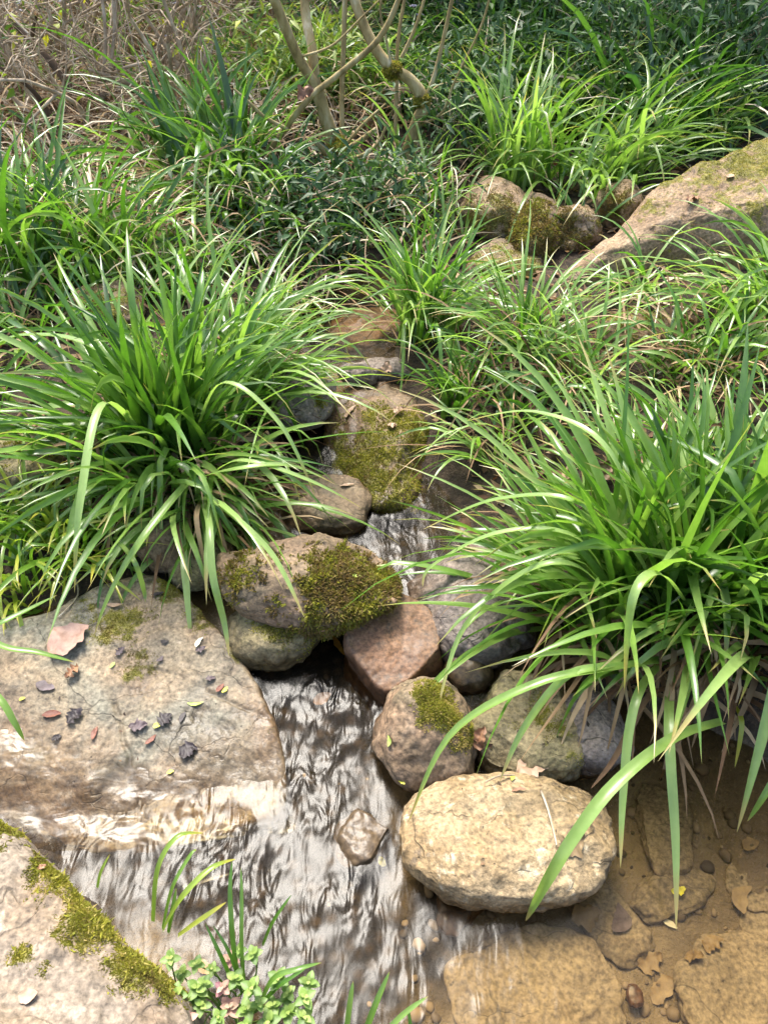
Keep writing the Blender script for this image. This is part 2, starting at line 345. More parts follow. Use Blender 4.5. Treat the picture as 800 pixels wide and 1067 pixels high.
# ------------------------------------------------------------------ rocks
_ico = {}
def ico(s):
    if s not in _ico:
        bm = bmesh.new(); bmesh.ops.create_icosphere(bm, subdivisions=s, radius=1)
        V = np.array([v.co[:] for v in bm.verts]); F = np.array([[v.index for v in f.verts] for f in bm.faces]); bm.free(); _ico[s] = (V, F)
    return _ico[s]
def vnormals(V, F):
    n = np.zeros_like(V)
    for k in range(1, F.shape[1]-1):
        fn = np.cross(V[F[:, k]]-V[F[:, 0]], V[F[:, k+1]]-V[F[:, 0]])
        for c in (0, k, k+1): np.add.at(n, F[:, c], fn)
    return n/(np.linalg.norm(n, axis=1)[:, None]+1e-12)
def moss_tufts(V, F, mask, n, length, tint, seed, parent, base):
    r = np.random.default_rng(seed)
    T = F if F.shape[1] == 3 else np.concatenate([F[:, [0, 1, 2]], F[:, [0, 2, 3]]])
    A = np.linalg.norm(np.cross(V[T[:, 1]]-V[T[:, 0]], V[T[:, 2]]-V[T[:, 0]]), axis=1)
    w = A*np.clip(mask[T].mean(1)-.22, 0, .6)**1.3
    if w.sum() < 1e-9: return
    n = int(n*1.7); idx = r.choice(len(T), n, p=w/w.sum()); u = r.random((n, 2)); fl = u.sum(1) > 1; u[fl] = 1-u[fl]
    p = V[T[idx, 0]]+(V[T[idx, 1]]-V[T[idx, 0]])*u[:, :1]+(V[T[idx, 2]]-V[T[idx, 0]])*u[:, 1:]
    N = vnormals(V, F)[T[idx, 0]]
    d = N+r.normal(size=(n, 3))*.75; d[:, 2] -= (length > .011)*.5*(N[:, 2] < .6); d /= np.linalg.norm(d, axis=1)[:, None]
    s = np.cross(d, r.normal(size=(n, 3))); s /= np.linalg.norm(s, axis=1)[:, None]
    L = length*(.5 if length < .012 else .75)*r.uniform(.3, 1.3, n)[:, None]; wd = L*.16+.0006
    mid = p+d*L*.55+N*L*.1; tip = p+d*L+r.normal(size=(n, 3))*L*.25
    VV = np.stack([p-s*wd-N*.001, p+s*wd-N*.001, mid+s*wd*.8, mid-s*wd*.8, tip], 1).reshape(-1, 3)
    b = np.arange(n)[:, None]*5
    FF = np.concatenate([b+np.array([[0, 1, 2]]), b+np.array([[0, 2, 3]]), b+np.array([[3, 2, 4]])])
    tn = np.clip(tint+r.normal(size=n)*.16+.45*fbm(p*22, 3), 0, 1)
    link_mesh('moss', VV-base, FF, M['moss'], parent, attrs={'tint': np.repeat(tn, 5)})
def finish_rock(name, label, cat, V, F, mat, base, moss, tufts, tuft_len, tuft_tint, group, seed, wet_h=.03, wet_extra=None, support=True):
    N = vnormals(V, F)
    m = np.zeros(len(V))
    nz = fbm(V*16+seed, 3)
    for (px, py, z, r, s) in moss:
        c = P(px, py, z); rr = r*depth(c)/FPX
        m = np.maximum(m, s*np.exp(-((V-c)**2).sum(1)/rr**2))
    m = np.clip(m*.9+(.35*nz+.25*fbm(V*60+seed, 2))*sstep(.03, .35, m), 0, 1)
    lvl = W(V[:, 1]) if V[:, 1].mean() < 2.3 and wet_h > -1 else V[:, 2]*0-9
    wet_h = abs(wet_h) if wet_h > -1 else .03
    wet = sstep(wet_h*1.6, wet_h*.4, V[:, 2]-lvl+.018*nz)
    if wet_extra is not None: wet = np.maximum(wet, wet_extra(V, nz))
    o = link_mesh(name, V-base, F, M[mat], None, base, {'moss': m, 'wet': wet})
    tag(o, label, cat, group)
    if tufts: moss_tufts(V, F, m, tufts, tuft_len, tuft_tint, seed+5, o, base)
    if support: add_support(V, F)
    return o
def rock(label, bbox, zc, hz, mat, seed, expo=2.4, rough=.10, rotz=0, facets=5, moss=(), tufts=0, tuft_len=.009, tuft_tint=.5, sub=5, aspect=None,
         cut_top=None, group=None, name='rock', wet_h=.03, tilt=0, taper=0):
    x0, y0, x1, y1 = bbox; cx, cy = (x0+x1)/2, (y0+y1)/2
    c = P(cx, cy, zc); d = depth(c); k = d/FPX
    al = math.asin(abs((c-CAM)[2])/np.linalg.norm(c-CAM))
    rx = (x1-x0)*k/2; hh = (y1-y0)*k/2
    ry = math.sqrt(max(hh**2-(hz*math.cos(al))**2, (hh*.45)**2))/math.sin(al)
    if aspect: ry = rx*aspect
    V, F = ico(sub); r = np.random.default_rng(seed)
    rad = (np.abs(V)**expo).sum(1)**(-1/expo); U = V*rad[:, None]
    for k_ in range(facets):
        m = r.normal(size=3); m[2] *= .8; m /= np.linalg.norm(m); dd = r.uniform(.74, .95)
        U = U-m*np.clip(U@m-dd, 0, None)[:, None]*.88
    if cut_top: U[:, 2] -= np.clip(U[:, 2]-cut_top, 0, None)*.85
    if taper: U[:, :2] *= (1-taper*np.clip(U[:, 2:]+.3, -.3, 1.2))
    q = U*1.3+seed*3.1
    U = U*(1+rough*fbm(q, 3)[:, None])
    Wd = U*np.array([rx, ry, hz])
    nn = vnormals(Wd, F)
    Wd = Wd+nn*(.010*fbm(Wd*14+seed, 4)+.0022*fbm(Wd*70+seed, 3))[:, None]*min(1, rx/.1)
    if tilt: 
        ct, st = math.cos(tilt), math.sin(tilt); Wd = Wd@np.array([[ct, 0, -st], [0, 1, 0], [st, 0, ct]])
    cr, sr = math.cos(rotz), math.sin(rotz); Wd = Wd@np.array([[cr, sr, 0], [-sr, cr, 0], [0, 0, 1]])
    V2 = Wd+c
    base = np.array([c[0], c[1], V2[:, 2].min()])
    return finish_rock(name, label, 'rock', V2, F, mat, base, moss, tufts, tuft_len, tuft_tint, group, seed, wet_h)
def chaikin(p, n=2):
    p = np.asarray(p, float)
    for _ in range(n):
        q = np.roll(p, -1, 0); p = np.stack([p*.8+q*.2, p*.2+q*.8], 1).reshape(-1, p.shape[1])
    return p
def slab(name, label, poly, thick, mat, seed, rnd=.02, flare=.03, rough=.01, moss=(), tufts=0, tuft_len=.009, tuft_tint=.5, N=260, R=70, sm=2, wet_extra=None, wet_h=.03, dome=0., cat='rock', crack=None, center=None, rim=.86, quad=False, micro=.0022):
    pw = np.array([P(*q) for q in poly])
    A = np.c_[pw[:, :2], np.ones(len(pw))]; co = np.linalg.lstsq(A, pw[:, 2], rcond=None)[0]
    ps = chaikin(pw, sm); d = np.r_[0, np.cumsum(np.linalg.norm(np.diff(np.r_[ps, ps[:1]], axis=0), axis=1))]
    tt = np.linspace(0, d[-1], N, endpoint=False); cl = np.r_[ps, ps[:1]]
    ring = np.stack([np.interp(tt, d, cl[:, k]) for k in range(3)], 1)
    c = ring.mean(0) if center is None else P(*center)
    th = np.linspace(0, 2*np.pi, N, endpoint=False)
    jag = .012*fbm(np.stack([np.cos(th)*4+seed, np.sin(th)*4, 0*th], 1), 4)
    rows = []
    size = np.linalg.norm(ring[:, :2]-c[:2], axis=1).mean()
    plane = lambda xy: xy@co[:2]+co[2]
    if quad:
        ctr = P(*center); Q = np.r_[pw, np.repeat(ctr[None], 3, 0)]
        bas = lambda xy: np.stack([xy[..., 0], xy[..., 1], xy[..., 0]**2, xy[..., 1]**2, xy[..., 0]*xy[..., 1], 0*xy[..., 0]+1], -1)
        cq = np.linalg.lstsq(bas(Q[:, :2]), Q[:, 2], rcond=None)[0]; plane = lambda xy: bas(xy)@cq
    rs = np.linspace(0, 1, R)**.8
    for r in rs[1:]:
        xy = c[:2]+(ring[:, :2]-c[:2])*(r*(1+jag*r**3*rough*60))[:, None]
        e = np.clip((r-rim)/(1-rim), 0, 1)
        zr = plane(xy)*(1-r**4)+ring[:, 2]*r**4
        rows.append(np.c_[xy, zr-rnd*(1-np.sqrt(1-np.minimum(e, 1)**2*.999))+dome*(1-r*r)])
    last = rows[-1]; out = ring[:, :2]-c[:2]; out /= np.linalg.norm(out, axis=1)[:, None]
    for s in np.linspace(0, 1, 14)[1:]:
        off = flare*s**.8+.012*np.sin(s*3)*fbm(np.c_[last[:, :2]*10, np.full(N, s*2+seed)], 3)
        rows.append(np.c_[last[:, :2]+out*off[:, None] if np.ndim(off) else last[:, :2]+out*off, last[:, 2]-thick*s])
    V = np.concatenate([[np.r_[c[:2], plane(c[:2])+dome]]]+rows); nR = len(rows)
    i = np.arange(N); j = (i+1) % N
    F = [np.stack([0*i, 1+i, 1+j, 1+j], 1)]
    for k in range(nR-1):
        a = 1+k*N; b = a+N; F.append(np.stack([a+i, b+i, b+j, a+j], 1))
    F = np.concatenate(F)
    V[:, 2] += rough*fbm(V*3.5+seed, 3)*1.0+rough*.35*fbm(V*16+seed, 3)
    nn = vnormals(V, F); V = V+nn*(micro*fbm(V*60+seed, 3)+.006*fbm(V*np.array([14, 14, 22])+seed, 3)*np.clip(1-nn[:, 2:3].ravel(), 0, 1))[:, None]
    if crack:
        for (pa, pb, dep, wd) in crack:
            a = P(*pa)[:2]; b = P(*pb)[:2]; ab = b-a; L2 = ab@ab
            u = np.clip(((V[:, :2]-a)@ab)/L2, 0, 1); dist = np.linalg.norm(V[:, :2]-(a+u[:, None]*ab)+.012*np.stack([fbm(V*12, 2), fbm(V*12+9, 2)], 1), axis=1)
            V[:, 2] -= dep*np.exp(-(dist/wd)**2)
    FT = np.concatenate([F[N:], F[:N]])
    base = np.array([c[0], c[1], V[:, 2].min()])
    tri = F[:N, :3]; quads = F[N:]
    allF = np.concatenate([quads[:, [0, 1, 2]], quads[:, [0, 2, 3]], tri])
    return finish_rock(name, label, cat, V, allF, mat, base, moss, tufts, tuft_len, tuft_tint, None, seed, wet_h, wet_extra)

# --- the big ones
def slab_wet(V, nz):
    c = np.array([P(140, 850, .0), P(0, 790, .035), P(270, 850, -.01), P(60, 840, .01), P(210, 850, -.005)])
    d = np.min(np.linalg.norm(V[:, None]-c[None], axis=2), axis=1)
    return .6*sstep(.26, .08, d+.05*nz)
slab('rock_slab', 'broad flat tan rock slab strewn with wet leaves, sloping into the water at left', 
     [(-120,650,.11),(-40,648,.105),(40,640,.105),(90,612,.105),(150,592,.105),(190,612,.10),(225,650,.085),(262,700,.06),(292,760,.03),(300,812,.0),(294,850,-.014),(240,866,-.016),(190,880,-.018),(140,892,-.016),(70,888,-.008),(-20,860,.008),(-140,830,.03)],
     .16, 'slab', 11, .014, .02, .010,
     moss=[(125,645,.10,34,.8),(140,690,.09,30,.6),(215,640,.085,26,.8),(180,608,.10,24,.8),(245,680,.07,20,.6),(90,640,.105,30,.6),(285,760,.035,12,.5)], tufts=7000, tuft_len=.007, tuft_tint=.45, wet_extra=slab_wet,
     crack=[((160,690,.085),(292,752,.035),.006,.005),((118,735,.055),(150,850,.0),.008,.006)], center=(130,745,.052), N=340, R=110, quad=True, micro=.0012, rim=.93)
slab('mossy_boulder', 'big pale boulder in the bottom corner with a mossy rim above the water',
     [(-260,830,.30),(-60,818,.27),(10,850,.24),(60,905,.23),(110,960,.22),(160,1000,.21),(196,1030,.2),(200,1090,.22),(150,1180,.26),(-100,1250,.3),(-300,1100,.33)],
     .3, 'boulder', 23, .05, .02, .014,
     moss=[(8,852,.23,36,.95),(60,902,.22,36,.95),(105,955,.21,40,1.),(150,995,.20,38,1.05),(178,1018,.19,34,.95),(20,1000,.25,16,.6),(45,1012,.25,12,.5)], tufts=16000, tuft_len=.013, tuft_tint=.62, center=(-20,1030,.27), N=340, R=110, rim=.8)
rock('oval red-brown rock with fuzzy moss, lying across the smaller rocks in mid stream', (226,555,415,652), .155, .075, 'brown', 31, 2.3, .07, -.18, 5,
     moss=[(360,620,.17,66,.85),(392,605,.17,44,.8),(330,640,.13,40,.8),(255,600,.19,36,.55),(330,575,.23,34,.45),(300,590,.21,40,.35)], tufts=12000, tuft_len=.013, tuft_tint=.30, sub=6, tilt=.06)
rock('small round wet rock with green moss tucked under the oval rock', (238,622,332,698), .06, .07, 'olive', 37, 2.2, .07, 0, 3,
     moss=[(300,650,.12,34,.75),(285,640,.13,30,.6)], tufts=2500, tuft_len=.008, tuft_tint=.5, wet_h=.05)
slab('rock', 'square red rock slab with sharp edges in mid stream', [(356,664,.105),(374,642,.115),(408,614,.12),(441,622,.115),(464,668,.095),(430,706,.075),(403,722,.065),(388,712,.068)],
     .12, 'red', 41, .006, .010, .004, sm=1, rim=.95, wet_h=.05, micro=.0006)
rock('moss-topped brown rock with yellow-green cushion, beside the square red slab', (380,696,500,824), .05, .115, 'brown', 43, 2.6, .07, .15, 6, taper=.36,
     moss=[(462,730,.16,30,1.2),(440,722,.17,16,.8),(475,765,.1,24,.7)], tufts=5200, tuft_len=.009, tuft_tint=.72, sub=6)
rock('pale yellow pitted boulder standing in the edge of the pool', (416,810,638,940), .026, .074, 'pale', 47, 2.3, .075, .06, 3, sub=6, cut_top=.88, wet_h=.035, moss=[(600,890,.04,30,.35),(470,905,.03,26,.3)])
rock('dull grey wet rock behind the square red slab', (430,578,548,700), .045, .10, 'grey', 53, 2.4, .09, .35, 5, sub=6, wet_h=.06)
rock('small reddish wet stone between the grey rock and the mossy cushion', (462,668,514,722), .03, .045, 'red', 59, 2.3, .08, 0, 3, wet_h=.06)
rock('flat olive rock with a curled leaf, behind the pale boulder', (492,708,614,812), .02, .075, 'olive', 61, 2.6, .09, -.2, 5, cut_top=.7, sub=6, moss=[(560,745,.09,44,.5),(590,770,.07,30,.55)], tufts=1500, tuft_len=.005)
rock('grey rock under the overhanging leaves by the pool bank', (578,722,655,806), .02, .07, 'grey', 67, 2.4, .08, 0, 4)
rock('small half-drowned stone beside the pale boulder', (348,846,408,902), -.012, .036, 'sandstone', 71, 3.2, .08, .2, 5, cut_top=.6)
rock('brown flat-topped rock in the dark narrow channel', (286,496,386,556), .075, .055, 'brown', 73, 2.7, .08, -.1, 5, cut_top=.7)
rock('tall moss-covered boulder splitting the upper stream', (340,396,456,526), .075, .085, 'brown', 79, 2.5, .10, .2, 6, sub=6,
     moss=[(380,420,.28,75,1.1),(370,460,.22,70,1.2),(395,490,.17,56,1.),(420,510,.12,44,.8),(420,390,.3,44,.7),(440,440,.2,50,.8)], tufts=14000, tuft_len=.010, tuft_tint=.5)
rock('rounded grey rock at the left of the mossy boulder', (274,378,348,446), .17, .07, 'grey', 83, 2.3, .08, .1, 4, moss=[(335,420,.2,14,.6)], tufts=400)
rock('olive rock lying low under the left clump, near the oval rock', (176,564,242,614), .10, .05, 'olive', 89, 2.3, .07, .2, 4)
rock('shadowed brown rock below the left clump', (134,536,200,594), .13, .06, 'brown', 97, 2.3, .08, .1, 4)
rock('dark mossy rock half hidden at the left edge', (-24,452,64,520), .20, .07, 'olive', 101, 2.4, .08, 0, 4, moss=[(20,470,.26,30,.6)], tufts=900)
rock('reddish rock under the water at the top of the stream', (340,322,430,368), .12, .05, 'red', 103, 2.4, .08, 0, 4, wet_h=.2)
rock('small stone wedged above the rounded grey rock', (352,380,392,402), .17, .04, 'grey', 107, 2.3, .08, 0, 4)
rock('small wet pebble-like rock in the upper channel', (372,372,430,400), .15, .04, 'grey', 108, 2.3, .08, 0, 4)
rock('round brown rock at the left of the upper rock cluster', (482,186,548,250), .34, .10, 'ridge', 109, 2.3, .07, .3, 4, moss=[(510,215,.42,50,.75)], tufts=2500, tuft_tint=.12, tuft_len=.011)
rock('dark moss-furred rock in the upper cluster', (528,202,584,274), .31, .11, 'brown', 113, 2.5, .08, -.2, 5, moss=[(550,235,.38,40,1.1),(545,260,.3,30,.8)], tufts=3500, tuft_len=.014, tuft_tint=.25)
rock('rounded brown rock leaning on the moss-furred one', (568,216,624,262), .33, .08, 'ridge', 127, 2.3, .07, .1, 4, moss=[(595,235,.40,44,.85)], tufts=2500, tuft_tint=.12, tuft_len=.011)
rock('small tan rock under the pale-tipped grass', (622,192,668,236), .38, .08, 'ridge', 131, 2.3, .07, 0, 4, moss=[(645,210,.44,40,.8)], tufts=2000, tuft_tint=.1, tuft_len=.011)
rock('low mossy brown rock below the upper cluster', (486,252,566,306), .24, .08, 'brown', 137, 2.3, .07, 0, 4, moss=[(525,270,.32,50,.8)], tufts=2400, tuft_tint=.3)
slab('mossy_boulder', 'long weathered boulder rising to the right edge with moss on top', [(572,292,.30),(600,262,.36),(645,232,.44),(668,195,.52),(712,168,.58),(775,140,.64),(860,118,.68),(930,180,.64),(900,232,.5),(800,246,.44),(700,262,.38),(630,292,.30)],
     .28, 'ridge', 139, .06, .05, .03, moss=[(770,148,.66,55,1.0),(820,140,.68,60,1.0),(700,180,.56,26,.7),(660,205,.5,20,.6),(735,165,.6,40,.7),(745,195,.56,34,.5),(680,222,.46,26,.6),(790,215,.52,36,.6),(700,245,.4,34,.6)], tufts=11000, tuft_len=.011, tuft_tint=.82, rim=.55, dome=.03, center=(745,205,.53))
rock('mossy rock half buried under the right-hand grass', (618,322,706,372), .26, .07, 'brown', 149, 2.3, .08, 0, 4, moss=[(660,335,.32,40,.7)], tufts=1500, tuft_tint=.6)
rock('small earthy rock beneath the middle grass tuft', (566,344,612,384), .25, .05, 'ridge', 151, 2.3, .08, 0, 4)
rock('moss-yellowed rock showing between the left clumps', (72,296,150,350), .28, .07, 'ridge', 157, 2.3, .08, 0, 4, moss=[(105,315,.34,44,.8)], tufts=1500, tuft_tint=.8)
# stones under the pool
for k, (bb, zc, hz, lab, mt) in enumerate([
    ((470,975,648,1100), -.055, .035, 'wide flat sandy stone under the rippled water at the bottom', 'sandstone'),
    ((706,985,840,1090), -.05, .035, 'flat sandy stone under the water in the right bottom corner', 'sandstone'),
    ((652,905,748,950), -.06, .03, 'long rounded sunken stone in the middle of the clear pool', 'sandstone'),
    ((600,915,668,1000), -.065, .03, 'sunken sandy stone beside the pale boulder', 'sandstone'),
    ((745,890,830,945), -.06, .03, 'sunken brown stone by the right edge of the pool', 'sandstone'),
    ((760,945,830,985), -.065, .025, 'small sunken stone above the corner stone', 'sandstone'),
    ((440,905,530,950), -.035, .03, 'rusty brown stone shelf at the waterline of the pale boulder', 'red'),
    ((640,838,740,890), -.055, .03, 'smooth sunken stone in the shaded pool under hanging leaves', 'sandstone'),
    ((650,1030,672,1046), -.055, .014, 'little round pinkish pebble on the pool bed', 'red'),
    ((280,590,312,620), .05, .03, 'small dark stone in the gap beneath the oval rock', 'grey'),
    ((470,540,540,580), .05, .03, 'low wet stone in the stream below the mossy boulder', 'red')]):
    rock(lab, bb, zc-.008*(k < 6), hz*.8, mt, 200+k*7, 2.5, .12, .2*k, 5, cut_top=.6, sub=4 if k > 7 else 5, wet_h=-9. if mt == 'sandstone' else .03)

def gravel_bed():
    r = np.random.default_rng(95); mb = MB(); V0, F0 = ico(2)
    for k in range(380):
        if k < 360: px, py = r.uniform(420, 860), r.uniform(760, 1090)
        else: px, py = r.uniform(180, 440), r.uniform(680, 1080)
        p = P(px, py, -.05); g = float(G(p[0], p[1])[0])
        if g > float(W(p[1]))-.004: continue
        sz = .004+.012*r.random()**3
        V = V0*(1+.25*fbm(V0*1.2+k*1.7, 2))[:, None]*sz*np.array([1, r.uniform(.6, 1), r.uniform(.4, .7)])
        a = r.random()*6.28; c, s_ = math.cos(a), math.sin(a); V = V@np.array([[c, s_, 0], [-s_, c, 0], [0, 0, 1]])
        mb.add(V+np.array([p[0], p[1], g+sz*.15]), F0, tint=r.random(), t=0)
    tag(mb.link('gravel', M['gravel']), 'small brown gravel lying on the stream bed', 'gravel', kind='stuff')
M['gravel'] = simple_mat('bed_gravel', [(.1, (.04, .028, .018)), (.5, (.12, .088, .055)), (.9, (.22, .165, .11))], 40, .7, .001, 'tint')
gravel_bed()

# thin sheet of water sliding over the slab's lower edge
def film():
    rows = [[(-60,715,.055),(60,745,.045),(150,775,.030),(230,790,.016),(296,790,.004)],
            [(-60,775,.040),(60,805,.024),(150,822,.010),(225,828,.002),(302,826,-.004)],
            [(-70,830,.026),(65,850,.010),(148,864,-.001),(235,860,-.006),(306,852,-.010)],
            [(-70,885,.012),(90,890,-.002),(172,894,-.008),(240,882,-.011),(312,872,-.014)],
            [(-80,930,.0),(125,925,-.010),(195,920,-.014),(248,905,-.016),(318,896,-.018)]]
    C = np.array([[P(*q) for q in r] for r in rows])
    nu, nv = 140, 220
    u = np.linspace(0, len(rows)-1, nu); v = np.linspace(0, 4, nv)
    def cr(A, t):
        i = np.clip(t.astype(int), 0, len(A)-2); f = t-i
        g = lambda k: A[np.clip(i+k, 0, len(A)-1)]
        f = f.reshape(-1, *[1]*(A.ndim-1))
        return .5*((2*g(0))+(-g(-1)+g(1))*f+(2*g(-1)-5*g(0)+4*g(1)-g(2))*f*f+(-g(-1)+3*g(0)-3*g(1)+g(2))*f**3)
    D = cr(C, u); D = cr(D.transpose(1, 0, 2), v).transpose(1, 0, 2).reshape(-1, 3)
    bv = BVHTree.FromPolygons([Vector(x) for x in SUP_V[1]], SUP_F_raw[0])
    for k in range(len(D)):
        h = bv.ray_cast(Vector((D[k, 0], D[k, 1], 1)), Vector((0, 0, -1)))
        if h[0] is not None: D[k, 2] = max(D[k, 2]-.05*(1-min(1, max(0, (k//nv/nu-.2)/.35))), h[0].z+.0015)
    Z2 = D[:, 2].reshape(nu, nv)
    ker = np.hanning(33)[1:-1]; ker /= ker.sum()
    for _ in range(2):
        pad = np.pad(Z2, ((15, 15), (0, 0)), 'edge'); Z2 = sum(ker[k]*pad[k:k+nu] for k in range(31))
        pad = np.pad(Z2, ((0, 0), (7, 7)), 'edge'); Z2 = sum(pad[:, k:k+nv] for k in range(15))/15
    Z2 += .0055
    D[:, 2] = Z2.ravel()
    q = np.stack([D[:, 0]*26+D[:, 1]*14, D[:, 1]*16-D[:, 0]*8, 0*D[:, 0]], 1)
    D[:, 2] += .0010*perlin(q)+.0004*perlin(q*2.3)
    e = np.minimum(1, np.repeat(np.linspace(0, 1, nu), nv)*3.2)
    vv = np.tile(np.linspace(0, 1, nv), nu); uu = np.repeat(np.linspace(0, 1, nu), nv)
    jit = .06*fbm(np.stack([D[:, 0]*14, D[:, 1]*14, 0*D[:, 0]], 1), 3)
    D[:, 2] -= .016*(1-e)+.028*sstep(.68, 1.0, vv+jit)+.022*sstep(.62, 1., uu+jit)
    tag(link_mesh('thin_water_sheet', D, grid_faces(nv, nu), M['film'], attrs={'ripple': .35+.65*e}), 'thin sheet of water sliding off the slab', None, kind='structure')
SUP_F_raw = [(np.asarray(SUP_F[1])-len(GV)).tolist()]
film()

BVH = BVHTree.FromPolygons([Vector(v) for v in np.concatenate(SUP_V)], [f for fs in SUP_F for f in fs])
def pick(px, py):
    d = ray(px, py); h = BVH.ray_cast(Vector(CAM), Vector(d).normalized())
    return (np.array(h[0]), np.array(h[1])) if h[0] is not None else (P(px, py, 0), np.array([0, 0, 1.]))
def gpick(px, py):
    z = .3
    for _ in range(60):
        p = P(px, py, min(z, 1.35)) if ray(px, py)[2] < 0 else None
        z = .6*z+.4*float(G(p[0], p[1])[0])
    p[2] = float(G(p[0], p[1])[0]); return p

# ------------------------------------------------------------------ leaves and blades
def blades(base, az, th0, th1, L, Wd, tint, nseg=9, power=1.4, bend=None, twist=None, fold=.22, clampg=True, mb=None):
    n = len(az); s = np.linspace(0, 1, nseg+1)[None]
    power = np.asarray(power, float).reshape(-1, 1) if np.ndim(power) else power
    th = th0[:, None]+(th1-th0)[:, None]*s**power
    kr = np.random.default_rng(n*7+nseg); kk = kr.uniform(.4, .85, n)[:, None]; ka = (kr.uniform(.5, 1.7, n)*(kr.random(n) < .13))[:, None]
    th = np.minimum(th+ka*sstep(kk-.04, kk+.04, s), np.maximum(th, 2.9))
    a = az[:, None]+(0 if bend is None else bend[:, None]*s)
    T = np.stack([np.sin(th)*np.cos(a), np.sin(th)*np.sin(a), np.cos(th)], 2)
    step = (T[:, 1:]+T[:, :-1])/2*(L/nseg)[:, None, None]
    pos = np.concatenate([np.zeros((n, 1, 3)), np.cumsum(step, 1)], 1)+base[:, None]
    side = np.stack([-np.sin(a), np.cos(a), 0*a], 2); nrm = np.cross(T, side)
    tw = 0 if twist is None else (twist[:, None]*s)[..., None]
    sd = side*np.cos(tw)+nrm*np.sin(tw) if twist is not None else side
    nr = -np.cross(sd, T)
    prof = np.where(s < .35, .72+.28*np.sin(s/.35*np.pi/2), np.clip(1-((s-.35)/.65)**2.2, 0, 1))
    w = Wd[:, None]*prof*.5
    if clampg:
        g = G(pos[..., 0].ravel(), pos[..., 1].ravel()).reshape(pos.shape[:2])+.006
        pos[..., 2] = np.maximum(pos[..., 2], g)
    l = pos-sd*w[..., None]+nr*(w*2*fold)[..., None]; r = pos+sd*w[..., None]+nr*(w*2*fold)[..., None]
    V = np.stack([l, pos, r], 2).reshape(-1, 3)
    k = nseg+1; b = (np.arange(n)[:, None]*k+np.arange(nseg)[None]).ravel()*3
    F = np.concatenate([np.stack([b, b+1, b+4, b+3], 1), np.stack([b+1, b+2, b+5, b+4], 1)])
    tt = np.broadcast_to(s[..., None], (n, k, 3)).ravel(); ti = np.broadcast_to(tint[:, None, None], (n, k, 3)).ravel()
    mb.add(V, F, t=tt, tint=ti)
def fan(mb, r, base, n, R, L, Wd, lean=(3, 30), droop=(40, 110), az=0, azs=180, tint=(.2, .8), nseg=9, power=(1.1, 2.0), clampg=True, ry=None):
    u = r.random(n)**.7
    a = np.radians(az+r.uniform(-azs, azs, n)) if azs >= 180 else np.radians(az+r.normal(size=n)*azs)
    pa = r.uniform(0, 2*np.pi, n); pr = R*np.sqrt(r.random(n))
    if nseg == 9: n = int(n*.92)
    if nseg == 9: u = r.random(n)**.7; a = np.radians(az+r.uniform(-azs, azs, n)) if azs >= 180 else np.radians(az+r.normal(size=n)*azs); pa = r.uniform(0, 2*np.pi, n); pr = R*np.sqrt(r.random(n)); Wd = Wd*1.02
    b = np.stack([base[0]+np.cos(pa)*pr, base[1]+np.sin(pa)*(ry or R)/R*pr, np.full(n, base[2])], 1)
    if clampg: b[:, 2] = np.maximum(G(b[:, 0], b[:, 1])-.01, base[2]-.06)
    th0 = np.radians(lean[0]+(lean[1]-lean[0])*u+r.normal(size=n)*3); th1 = th0+np.radians(droop[0]+3+(droop[1]-droop[0])*r.random(n)**.85)
    LL = L*(1+r.normal(size=n)*.16)*(.75+.25*r.random(n)); WW = Wd*np.clip(1+r.normal(size=n)*.18, .5, 1.5)
    ti = r.uniform(tint[0], tint[1], n)
    blades(b, a, th0, th1, np.maximum(LL, .05), WW, ti, nseg, r.uniform(power[0], power[1], n), r.normal(size=n)*.35, r.normal(size=n)*.8, .2, clampg, mb)
def clump(label, px, py, sub, name='grass_clump', cat='grass clump', group=None, mat='blade', dead=0, seed=0, base=None, nseg=9, deadL=.4, dead_az=None, local=False):
    """sub: list of dict(dx,dy px offsets, n, R, L, W ...)"""
    r = np.random.default_rng(1000+seed)
    b0 = np.array(base, float) if base is not None else gpick(px, py)
    root = empty(name, b0); tag(root, label, cat, group)
    mb = MB(); md = MB(); cl = not local
    for s in sub:
        s = dict(s); dx, dy = s.pop('dx', 0), s.pop('dy', 0)
        bb = b0 if (dx == 0 and dy == 0) else gpick(px+dx, py+dy)
        m = s.pop('m', None)
        fan(mb, r, bb, s.pop('n'), s.pop('R'), s.pop('L'), s.pop('W'), nseg=nseg, clampg=cl, **s)
    if dead:
        for s in sub:
            dx, dy = s.get('dx', 0), s.get('dy', 0); bb = b0 if (dx == 0 and dy == 0) else gpick(px+dx, py+dy)
            k = max(4, int(dead/len(sub)))
            fan(md, r, bb, k, s['R']*1.1, deadL, s['W']*.6, lean=(20, 60), droop=(60, 130), tint=(0, 1), nseg=8, clampg=cl,
                az=s.get('az', 0) if dead_az is None else dead_az, azs=s.get('azs', 180) if dead_az is None else 60)
    def rel(m): 
        for v in m.V: v -= b0
    rel(mb); mb.link('leaf_blades', M[mat], root)
    if dead: rel(md); md.link('withered_leaves', M['straw' if b0[1] > 2.3 else 'dead'], root)
    return root
